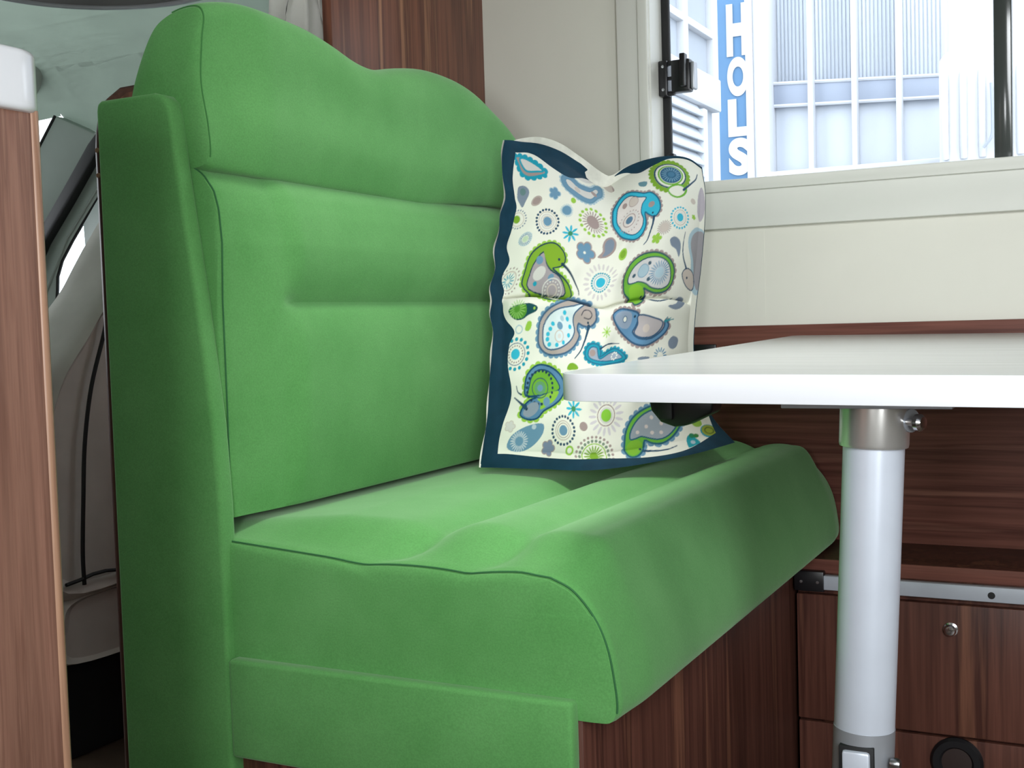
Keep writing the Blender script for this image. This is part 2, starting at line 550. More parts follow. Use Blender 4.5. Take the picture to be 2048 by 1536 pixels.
box('roof_front', -3.3, -2.40, -1.05, 2.1, 1.44, 1.48, M['cab_grey'], cabc)
box('lower_side', -2.6, -1.2, 2.11, 2.14, 0.0, 0.80, M['cab_dark'], door)
box('bulkhead', -1.2, -1.17, -1.05, 2.2, 1.46, 1.98, M['cab_grey'], cabc)

# round overhead panel under the cab roof
ov = empty('overhead_panel', (-1.56, 1.50, 1.41))
lathe('dish', [(0.0, 0.012), (0.17, 0.010), (0.245, 0.0), (0.262, 0.006), (0.262, 0.02), (0.20, 0.026), (0.0, 0.026)], (-1.56, 1.50, 1.41), (0, 0, 1), plain('dark_taupe_panel', (78, 72, 68), 0.5, var=0.06), ov, 72)
bm = bmesh.new()
tube_bm(bm, [(-1.56 + 0.262 * math.cos(a), 1.50 + 0.262 * math.sin(a), 1.419) for a in [2 * math.pi * k / 72 for k in range(72)]], 0.013, True, 12)
from_bm('rim', bm, plain('pale_glossy_rim', (176, 182, 186), 0.18, 0.3, var=0.03), ov, 60)
tag(ov, 'round dark overhead panel with a pale glossy rim above the cab', 'ceiling panel')

# cab seat seen from behind
cs = empty('cab_seat', (-1.70, 1.72, 0.0))
def slab_ring(x, pts, dy, cy, cz_, k):
    return [(x, cy + (y - cy) * k, cz_ + (z - cz_) * k) for y, z in pts]
bo = catmull([(1.50, 0.33), (1.485, 0.55), (1.53, 0.70), (1.61, 0.80), (1.64, 0.838), (1.69, 0.891), (1.76, 0.985), (1.83, 1.05), (1.93, 1.0), (1.985, 0.80), (1.99, 0.55), (1.975, 0.33), (1.74, 0.315)], 6, True)
bo = [tuple(p) for p in bo]
rings = [slab_ring(x, bo, 0, 1.74, 0.66, k) for x, k in ((-1.700, 0.90), (-1.690, 0.955), (-1.705, 0.992), (-1.735, 1.0), (-1.80, 1.0), (-1.835, 0.98), (-1.85, 0.92))]
sb = loft('backrest', rings, M['cab_seat'], cs, 60)
bp = catmull([(1.662, 0.85), (1.650, 0.80), (1.612, 0.70), (1.590, 0.60), (1.580, 0.50), (1.572, 0.40), (1.572, 0.34)], 6)
tube('piping', [(-1.6885, y, z) for y, z in bp], 0.004, M['rubber'], sb, sides=6)
tube('piping', [(-1.6885, y, 0.352 + 0.004 * math.sin(y * 40)) for y in np.linspace(1.53, 1.94, 14)], 0.0035, M['rubber'], sb, sides=6)
bo2 = [tuple(p) for p in catmull([(1.52, 0.20), (1.515, 0.27), (1.55, 0.315), (1.74, 0.322), (1.94, 0.315), (1.965, 0.26), (1.95, 0.20), (1.74, 0.19)], 6, True)]
rings = [slab_ring(x, bo2, 0, 1.74, 0.26, k) for x, k in ((-1.705, 0.86), (-1.695, 0.95), (-1.715, 1.0), (-2.15, 1.0), (-2.19, 0.95), (-2.20, 0.85))]
loft('seat', rings, M['cab_seat'], cs, 60)
box('pedestal', -2.10, -1.75, 1.58, 1.90, 0.0, 0.205, M['cab_dark'], cs, 0.01)
box('belt_guide', -1.745, -1.700, 1.478, 1.515, 0.68, 0.82, M['black_plastic'], cs, 0.012, 3)
tag(cs, 'grey cloth cab seat with dark piping seen behind the wooden partition', 'seat')

# bunched curtain beside the partition
bm = bmesh.new()
NY, NZ = 90, 14
G = []
for i in range(NY + 1):
    a = i / NY
    y = 1.585 + 0.50 * a
    col = []
    for j in range(NZ + 1):
        b = j / NZ
        z = 1.00 + 0.46 * b
        ph = a * 62 + 0.9 * math.sin(5 * b + 7 * a) + 0.6 * math.sin(17 * a)
        x = -1.225 + 0.016 * math.sin(ph) + 0.010 * math.sin(2.3 * ph + 6 * b) + 0.008 * math.sin(9 * b + 12 * a)
        col.append(bm.verts.new((x, y + 0.008 * math.cos(ph), z)))
    G.append(col)
for A, B in zip(G, G[1:]):
    for k in range(NZ):
        bm.faces.new((A[k], A[k + 1], B[k + 1], B[k]))
bmesh.ops.solidify(bm, geom=bm.faces, thickness=0.0015)
cu = from_bm('curtain', bm, plain('pale_grey_curtain_cloth', (240, 238, 232), 0.85, var=0.06, fine=0.2), None, 180)
tag(cu, 'bunched pale grey curtain behind the headrest beside the wooden partition', 'curtain')

# ================================================================== BENCH
bench = empty('dinette_bench', (-0.8, 1.6, 0.0))
tag(bench, 'green upholstered dinette bench with headrest and dark wood base', 'bench')
SY0, SY1 = 1.100, 2.165
base = box('base', -1.095, -0.493, SY0 + 0.004, 2.182, 0.0, 0.388, M['wood_dark_z'], bench, 0.002)

# seat cushion: profile pushed along y, with two channels and a soft roll in front
def seat_top(x, e):
    """height of the cushion top at x; e is 0 at the end seam and 1 well inside"""
    zb = interp(x, [-1.10, -0.95, -0.771, -0.69, -0.623, -0.56, -0.52], [0.552, 0.550, 0.537, 0.537, 0.536, 0.539, 0.535])
    zi = interp(x, [-1.10, -0.95, -0.83, -0.70, -0.63, -0.57, -0.52], [0.556, 0.562, 0.572, 0.570, 0.573, 0.574, 0.566])
    return zb * (1 - e) + zi * e
def seat_ring(y):
    d = min(y - SY0, SY1 - y)
    e = sstep(0, 0.085, d)
    near = math.exp(-max(0, y - SY0) / 0.028)
    g1 = -0.690 - 0.068 * near
    g2 = -0.580 - 0.045 * near
    depth = 0.002 + 0.009 * sstep(0.0, 0.06, d)
    pts = [(-1.10, 0.392), (-1.10, 0.47)]
    xs = np.linspace(-1.10, -0.522, 68)
    for x in xs:
        z = seat_top(float(x), e)
        for g in (g1, g2):
            q = abs(x - g)
            z -= depth * (0.7 * math.exp(-q / 0.012) + 0.9 * math.exp(-(q / 0.030) ** 2))
        pts.append((float(x), z))
    fx = 0.008 * e
    zt = pts[-1][1]
    front = [(-0.522, zt), (-0.497 + fx * 0.6, zt - 0.012 + 0.003 * e), (-0.474 + fx, 0.497 + 0.004 * e), (-0.461 + fx, 0.468), (-0.454 + fx * 1.2, 0.432), (-0.452 + fx, 0.405), (-0.458 + fx * 0.5, 0.391), (-0.474, 0.3885), (-0.50, 0.3885)]
    pts += [tuple(p) for p in catmull(front, 6)[1:]]
    return pts
ys = [SY0 + 0.0, SY0 + 0.003, SY0 + 0.008] + list(np.linspace(SY0 + 0.014, SY0 + 0.12, 22)) + list(np.linspace(SY0 + 0.14, SY1 - 0.12, 40)) + list(np.linspace(SY1 - 0.10, SY1 - 0.004, 14)) + [SY1]
rings = []
for y in ys:
    pr = seat_ring(y)
    d = min(y - SY0, SY1 - y)
    ins = 0.004 * (1 - sstep(0, 0.008, d))
    rings.append([(x - (ins if x > -0.55 else 0) * (1 if z > 0.40 else 0.5), y, z - (ins if z > 0.5 else 0)) for x, z in pr])
seat = loft('seat_cushion', rings, M['green'], bench, 75, 0.004)
sp = [(x + 0.0006, SY0 + 0.0022, z + 0.0008) for x, z in seat_ring(SY0 + 0.003) if z > 0.40 and x > -0.96]
sp = [(x - 0.0025 * (x > -0.54), y, z - 0.0025) for x, y, z in sp]
tube('seam', sp, 0.0010, M['seam'], seat, sides=6)

# backrest cushion
BY0, BY1 = 1.112, 2.00
def back_front(z):
    return interp(z, [0.573, 0.60, 0.715, 0.833, 0.90, 0.94, 0.962, 0.982, 0.992, 0.998], [-0.948, -0.947, -0.946, -0.946, -0.943, -0.946, -0.952, -0.967, -0.982, -1.0])
def back_ring(y):
    d = min(y - BY0, BY1 - y)
    e = sstep(0, 0.10, d)
    cr = sstep(BY0 + 0.085, BY0 + 0.125, y) * sstep(0, 0.03, BY1 - y)
    pts = [(-1.10, 0.998), (-1.10, 0.58), (-0.975, 0.570)]
    for z in np.linspace(0.573, 0.998, 92):
        x = back_front(float(z))
        lo_b = math.sin(math.pi * min(1, max(0, (z - 0.555) / 0.30))) ** 0.8 if 0.573 <= z < 0.829 else 0
        hi_b = math.sin(math.pi * min(1, max(0, (z - 0.80) / 0.23))) ** 0.8 if z >= 0.829 else 0
        both = math.sin(math.pi * min(1, max(0, (z - 0.53) / 0.50))) ** 0.7
        x += 0.020 * e * both + 0.012 * e * (lo_b + hi_b) * cr
        q = z - 0.829
        x -= cr * (0.013 * math.exp(-abs(q) / (0.006 if q < 0 else 0.016)) + 0.004 * math.exp(-(q / 0.03) ** 2))
        pts.append((float(x), float(z)))
    return pts
ys = [BY0, BY0 + 0.003, BY0 + 0.008] + list(np.linspace(BY0 + 0.014, BY0 + 0.14, 24)) + list(np.linspace(BY0 + 0.16, BY1 - 0.1, 34)) + list(np.linspace(BY1 - 0.09, BY1 - 0.004, 10)) + [BY1]
rings = []
for y in ys:
    d = min(y - BY0, BY1 - y)
    ins = 0.004 * (1 - sstep(0, 0.008, d))
    rings.append([(x - (ins if x > -1.05 else 0), y, z) for x, z in back_ring(y)])
bk = loft('backrest_cushion', rings, M['green'], bench, 75, 0.003)
tube('seam', [(x - 0.0022, BY0 + 0.0022, z) for x, z in back_ring(BY0 + 0.002)[3:]], 0.0010, M['seam'], bk, sides=6)

# headrest with two humps
HY0, HY1 = 1.112, 1.985
HT_Y = [1.112, 1.15, 1.20, 1.30, 1.36, 1.42, 1.48, 1.55, 1.62, 1.70, 1.76, 1.81, 1.86, 1.905, 1.95, 1.985]
HT_Z = [1.182, 1.193, 1.199, 1.195, 1.185, 1.171, 1.168, 1.182, 1.192, 1.191, 1.181, 1.163, 1.143, 1.115, 1.075, 1.035]
_t = catmull(list(zip(HT_Y, HT_Z)), 6)
HT_Yd, HT_Zd = [p[0] for p in _t], [p[1] for p in _t]
def head_ring(y):
    zt = interp(y, HT_Yd, HT_Zd)
    zb = interp(y, [1.11, 1.25, 1.45, 1.58, 1.68, 1.80, 1.985], [0.992, 0.988, 0.984, 0.981, 0.990, 0.996, 1.0])
    d0, d1 = y - HY0, HY1 - y
    e = sstep(0, 0.10, min(d0, d1))
    h = zt - zb
    f = 0.030 * e
    ctrl = [(-1.074, zb + 0.004), (-1.02, zb - 0.004), (-0.972, zb - 0.004), (-0.957 + 0.35 * f, zb + 0.008 - 0.006 * e), (-0.958 + f * 0.85, zb + 0.24 * h), (-0.966 + f, zb + 0.52 * h),
            (-0.962 + f * 0.9, zb + 0.78 * h), (-0.958 + f * 0.4, zb + 0.93 * h), (-0.972, zb + 0.992 * h), (-1.012, zb + 0.965 * h), (-1.042, zb + 0.85 * h), (-1.074, zb + 0.52 * h), (-1.080, zb + 0.25 * h)]
    return [tuple(p) for p in catmull(ctrl, 7, True)]
ys = [HY0, HY0 + 0.003, HY0 + 0.008] + list(np.linspace(HY0 + 0.014, HY0 + 0.13, 20)) + list(np.linspace(HY0 + 0.15, HY1 - 0.1, 40)) + list(np.linspace(HY1 - 0.09, HY1, 14))
rings = []
for y in ys:
    k = 1 - 0.035 * (1 - sstep(0, 0.010, y - HY0)) - 0.30 * (1 - math.sqrt(min(1, max(0, (HY1 - y) / 0.06)) * (2 - min(1, max(0, (HY1 - y) / 0.06)))))
    rg = head_ring(y)
    cx = sum(p[0] for p in rg) / len(rg)
    cz2 = sum(p[1] for p in rg) / len(rg)
    rings.append([(cx + (x - cx) * k, y, cz2 + (z - cz2) * k) for x, z in rg])
hd = loft('headrest', rings, M['green'], bench, 75, 0.005)
sr = head_ring(HY0 + 0.003)
cx = sum(p[0] for p in sr) / len(sr)
cz2 = sum(p[1] for p in sr) / len(sr)
sm = [(cx + (x - cx) * 0.982, HY0 + 0.0025, cz2 + (z - cz2) * 0.982) for x, z in sr[3 * 7:9 * 7]]
tube('seam', sm, 0.0008, M['seam_soft'], hd, sides=6)

# padded aisle panel and skirt
pp = [(-1.107, 0.0), (-1.107, 1.066), (-1.105, 1.076), (-1.098, 1.0785), (-1.015, 1.0785), (-1.002, 1.075), (-0.993, 1.066), (-0.989, 1.05), (-0.983, 0.992), (-0.961, 0.833), (-0.9445, 0.687), (-0.940, 0.593), (-0.9385, 0.45), (-0.9385, 0.0)]
prism('side_panel', pp, 1, 1.084, 1.111, M['green'], bench, 0.006, 3)
box('skirt', -0.937, -0.496, 1.082, 1.103, 0.294, 0.411, M['green'], bench, 0.005, 3)

# ================================================================== TABLE
tab = empty('dining_table', (-0.2, 1.64, 0.0))
tag(tab, 'white laminate dining table on a folding aluminium leg', 'table')
def rounded(x0, x1, y0, y1, radii, n=8):
    pts = []
    for (cx, cy, a0), r in zip(((x0, y0, 180), (x1, y0, 270), (x1, y1, 0), (x0, y1, 90)), radii):
        ox = cx + (r if cx == x0 else -r)
        oy = cy + (r if cy == y0 else -r)
        for k in range(n + 1):
            a = math.radians(a0 + 90 * k / n)
            pts.append((ox + r * math.cos(a), oy + r * math.sin(a)))
    return pts
TX0, TX1, TY0, TY1 = -0.530, 0.16, 1.130, 2.168
M['table_laminate'] = wood('pale_grained_laminate', (197, 201, 201), (203, 207, 207), (208, 212, 212), 'x', rough=0.2, streak=20, spec=0.5, fine=(0.96, 1.03))
t_out = rounded(TX0, TX1, TY0, TY1, (0.038, 0.038, 0.02, 0.02))
t_in = rounded(TX0 + 0.002, TX1 - 0.002, TY0 + 0.002, TY1 - 0.002, (0.036, 0.036, 0.018, 0.018))
top = prism('tabletop', t_in, 2, 0.7105, 0.7386, M['table_laminate'], None)
band = frame_ring('edge_band', t_out, t_in, 2, 0.710, 0.7385, M['white_gloss'], None, 0.0012)
band.location = (0, 0, 0)
# the leaf leans a hair towards the aisle
R = Matrix.Translation((-0.2, TY0, 0.7385)) @ Matrix.Rotation(math.radians(0.72), 4, 'X') @ Matrix.Rotation(math.radians(0.55), 4, 'Y') @ Matrix.Translation((0.2, -TY0, -0.7385))
top.data.transform(R)
band.data.transform(R)
band.parent = tab
band.matrix_parent_inverse = Matrix.Translation(tab.location).inverted()
top.parent = tab
top.matrix_parent_inverse = Matrix.Translation(tab.location).inverted()
# leg
L0, L1 = Vector((-0.2185, 1.222, 0.712)), Vector((-0.2340, 1.222, 0.378))
axl = (L0 - L1).normalized()
def legp(t):
    return L1 + axl * t
ll = (L0 - L1).length
leg = lathe('leg', [(0.0298, 0.0), (0.0298, ll - 0.004)], L1, axl, M['leg'], tab, 48)
lathe('collar', [(0.0300, 0), (0.0332, 0.001), (0.0338, 0.004), (0.0338, 0.046)], legp(ll - 0.050), axl, plain('brushed_steel', (214, 212, 208), 0.28, 0.8, var=0.05), leg, 48)
wp = legp(ll - 0.024)
lathe('clamp_screw', [(0.004, 0), (0.004, 0.012), (0.0085, 0.0125), (0.0085, 0.017), (0.006, 0.02), (0, 0.0205)], wp + Vector((0.031, -0.010, 0)), (0.9, -0.42, 0), M['chrome'], leg, 16)
lathe('clamp_ring', [(0.006, 0), (0.0115, 0.0), (0.0115, 0.004), (0.006, 0.004)], wp + Vector((0.033, -0.004, 0.001)), (0.75, -0.5, 0), M['grey_hinge'], leg, 20)
box('mount_plate', -0.30, -0.14, 1.17, 1.30, 0.704, 0.711, M['grey_hinge'], tab, 0.001)
# fold joint: forked ferrule, tongue and bolt
fr = lathe('ferrule', [(0.0298, -0.004), (0.0303, 0.0), (0.0303, 0.062)], legp(-0.062), axl, M['grey_hinge'], leg, 48)
box('slot', -0.2535, -0.2195, 1.1905, 1.222, 0.313, 0.366, M['rubber'], fr, 0.001)
box('tongue', -0.2500, -0.2230, 1.186, 1.225, 0.300, 0.362, M['leg'], leg, 0.003)
lathe('hinge_bolt', [(0.006, 0), (0.006, 0.006), (0.0045, 0.009), (0, 0.010)], (-0.2050, 1.205, 0.349), (1, -0.15, 0), M['screw'], leg, 20)
lathe('lower_leg', [(0.0302, 0.0), (0.0302, 0.306), (0.028, 0.310)], (-0.2375, 1.222, 0.0), (0, 0, 1), M['leg'], tab, 48)
# dark plastic latch under the leaf
lt = [(-0.522, 0.702), (-0.518, 0.682), (-0.506, 0.668), (-0.488, 0.662), (-0.474, 0.664), (-0.440, 0.680), (-0.436, 0.704)]
latch = prism('latch', lt, 1, 1.39, 1.43, M['black_plastic'], tab, 0.004)
box('latch_tab', -0.507, -0.488, 1.384, 1.394, 0.671, 0.698, M['rubber'], latch, 0.003)
box('mount_block', -0.53, -0.42, 1.37, 1.50, 0.701, 0.714, M['black_plastic'], tab, 0.002)

# ================================================================== THROW PILLOW
PB = {"L": [[0.0, -0.8557, 1.5657, 0.58], [0.08, -0.8547, 1.5792, 0.6199], [0.18, -0.8554, 1.5962, 0.6637], [0.27, -0.8593, 1.6114, 0.7083], [0.36, -0.8614, 1.6266, 0.7535], [0.42, -0.864, 1.6368, 0.7839], [0.465, -0.8724, 1.6444, 0.8072], [0.51, -0.8721, 1.652, 0.8304], [0.55, -0.8785, 1.6588, 0.85], [0.6, -0.8732, 1.6673, 0.8772], [0.66, -0.8783, 1.6774, 0.909], [0.72, -0.8746, 1.6876, 0.939], [0.77, -0.8763, 1.6961, 0.9647], [0.825, -0.8704, 1.7054, 0.9924], [0.89, -0.8801, 1.7164, 1.0296], [0.95, -0.8851, 1.7265, 1.0628], [1.0, -0.8841, 1.735, 1.0875]], "B": [[0.0, -0.8557, 1.5657, 0.58], [0.25, -0.7519, 1.5483, 0.583], [0.5, -0.6566, 1.5357, 0.586], [0.76, -0.5914, 1.6418, 0.5891], [0.88, -0.5675, 1.7305, 0.5906], [1.0, -0.5523, 1.8626, 0.592]], "R": [[0.0, -0.5522, 1.8626, 0.592], [0.1, -0.6019, 1.9126, 0.6248], [0.2, -0.6396, 1.9526, 0.6702], [0.34, -0.6568, 1.9826, 0.7372], [0.47, -0.6582, 2.0026, 0.8058], [0.6, -0.6558, 2.0276, 0.8754], [0.73, -0.6542, 2.0476, 0.9459], [0.85, -0.6544, 2.0576, 0.999], [1.0, -0.6611, 2.0626, 1.057]], "T": [[0.0, -0.8841, 1.735, 1.0875], [0.1, -0.8726, 1.7678, 1.0871], [0.2, -0.8522, 1.8005, 1.0857], [0.3, -0.8314, 1.8333, 1.076], [0.4, -0.8101, 1.866, 1.0586], [0.52, -0.7771, 1.9054, 1.037], [0.62, -0.7578, 1.9381, 1.0529], [0.72, -0.7334, 1.9709, 1.0669], [0.83, -0.7005, 2.0069, 1.0747], [0.93, -0.6753, 2.0397, 1.0707], [1.0, -0.6611, 2.0626, 1.057]]}
def _edge(name, u):
    a = np.array(PB[name])
    # smooth the outline a little by cubic interpolation through the control points
    t = a[:, 0]
    d = np.gradient(a[:, 1:], t, axis=0)
    u = np.clip(np.asarray(u, float), 0, 1)
    i = np.clip(np.searchsorted(t, u, side='right') - 1, 0, len(t) - 2)
    h = (t[i + 1] - t[i])
    q = ((u - t[i]) / h)[..., None]
    hh = h[..., None]
    p0, p1, m0, m1 = a[i, 1:], a[i + 1, 1:], d[i] * hh, d[i + 1] * hh
    return (2 * q ** 3 - 3 * q ** 2 + 1) * p0 + (q ** 3 - 2 * q ** 2 + q) * m0 + (-2 * q ** 3 + 3 * q ** 2) * p1 + (q ** 3 - q ** 2) * m1
PN = np.array([0.655, -0.735, 0.17])
PN = PN / np.linalg.norm(PN)
def pillow_surf(s, t, side=1.0):
    s, t = np.broadcast_arrays(np.asarray(s, float), np.asarray(t, float))
    B_, T_, L_, R_ = _edge('B', s), _edge('T', s), _edge('L', t), _edge('R', t)
    c00, c10, c01, c11 = [np.array(PB[k][i][1:]) for k, i in (('B', 0), ('B', -1), ('T', 0), ('T', -1))]
    S_, T2 = s[..., None], t[..., None]
    P = (1 - T2) * B_ + T2 * T_ + (1 - S_) * L_ + S_ * R_ - ((1 - S_) * (1 - T2) * c00 + S_ * (1 - T2) * c10 + (1 - S_) * T2 * c01 + S_ * T2 * c11)
    u = np.clip((s - 0.06) / 0.91, 0, 1)
    v = np.clip((t - 0.05) / 0.91, 0, 1)
    g = (1 - np.abs(2 * u - 1) ** 2.3) ** 0.8 * (1 - np.abs(2 * v - 1) ** 2.6) ** 0.8
    amp = 0.050 * g
    if side > 0:
        tc = 0.515 - 0.03 * s
        q = t - tc
        cr = np.clip((s - 0.045) / 0.04, 0, 1) * (0.75 + 0.25 * np.cos(5 * s))
        amp = amp - cr * g ** 0.4 * (0.022 * np.exp(-(q / 0.0045) ** 2) + 0.036 * np.exp(-np.abs(q) / np.where(q < 0, 0.005, 0.032)) - 0.012 * np.exp(-((q + 0.030) / 0.028) ** 2))
        # soft puckers along the left border and the slumped top edge
        amp = amp + 0.0085 * np.exp(-s / 0.09) * (0.55 + 0.45 * np.sin(t * 46 + 2 * np.sin(t * 9))) * np.clip(s / 0.05, 0, 1)
        amp = amp + (0.0045 * np.sin(s * 23 + t * 11) * np.sin(t * 17 - s * 5) + 0.0022 * np.sin(s * 41 - t * 30 + 2 * np.sin(t * 13)) * np.sin(t * 29 + s * 17)) * g
        amp = amp + 0.010 * np.exp(-((s - 0.78) / 0.16) ** 2 - ((t - 0.90) / 0.07) ** 2) - 0.012 * np.exp(-((s - 0.5) / 0.10) ** 2 - ((t - 0.95) / 0.06) ** 2)
    else:
        amp = amp * 1.15
    return P + side * amp[..., None] * PN
PRINT_COLOURS = [[30,150,172],[158,142,138],[206,205,200],[122,136,152],[98,128,128],[196,186,176],[165,190,200],[104,144,170],[148,192,72],[226,228,214],[38,72,98],[52,176,202],[60,140,100],[122,165,48],[190,210,180],[30,60,80],[162,154,158],[126,166,44],[204,200,198],[96,138,160],[108,172,58],[48,98,128],[120,160,184],[70,120,150],[20,98,126],[214,208,202],[88,122,146],[44,84,92],[204,204,202],[66,92,106],[128,182,52],[150,148,152],[180,174,182],[100,140,150],[26,76,82],[88,150,52],[150,200,110],[168,158,152],[62,94,122],[206,220,222],[70,70,80],[172,206,124],[86,130,164],[22,72,102],[106,166,52],[136,186,64],[96,150,104],[140,152,166],[70,140,90],[204,200,204],[130,192,60],[196,204,210],[180,196,206],[120,134,158],[120,140,120],[40,110,140],[152,164,178],[96,140,174],[48,84,114],[178,172,172],[142,158,176],[60,100,130],[40,140,150],[100,170,58],[30,88,108],[148,158,166],[206,196,190],[122,176,50],[34,150,162],[40,130,90],[60,130,60],[150,165,56],[90,110,40]]
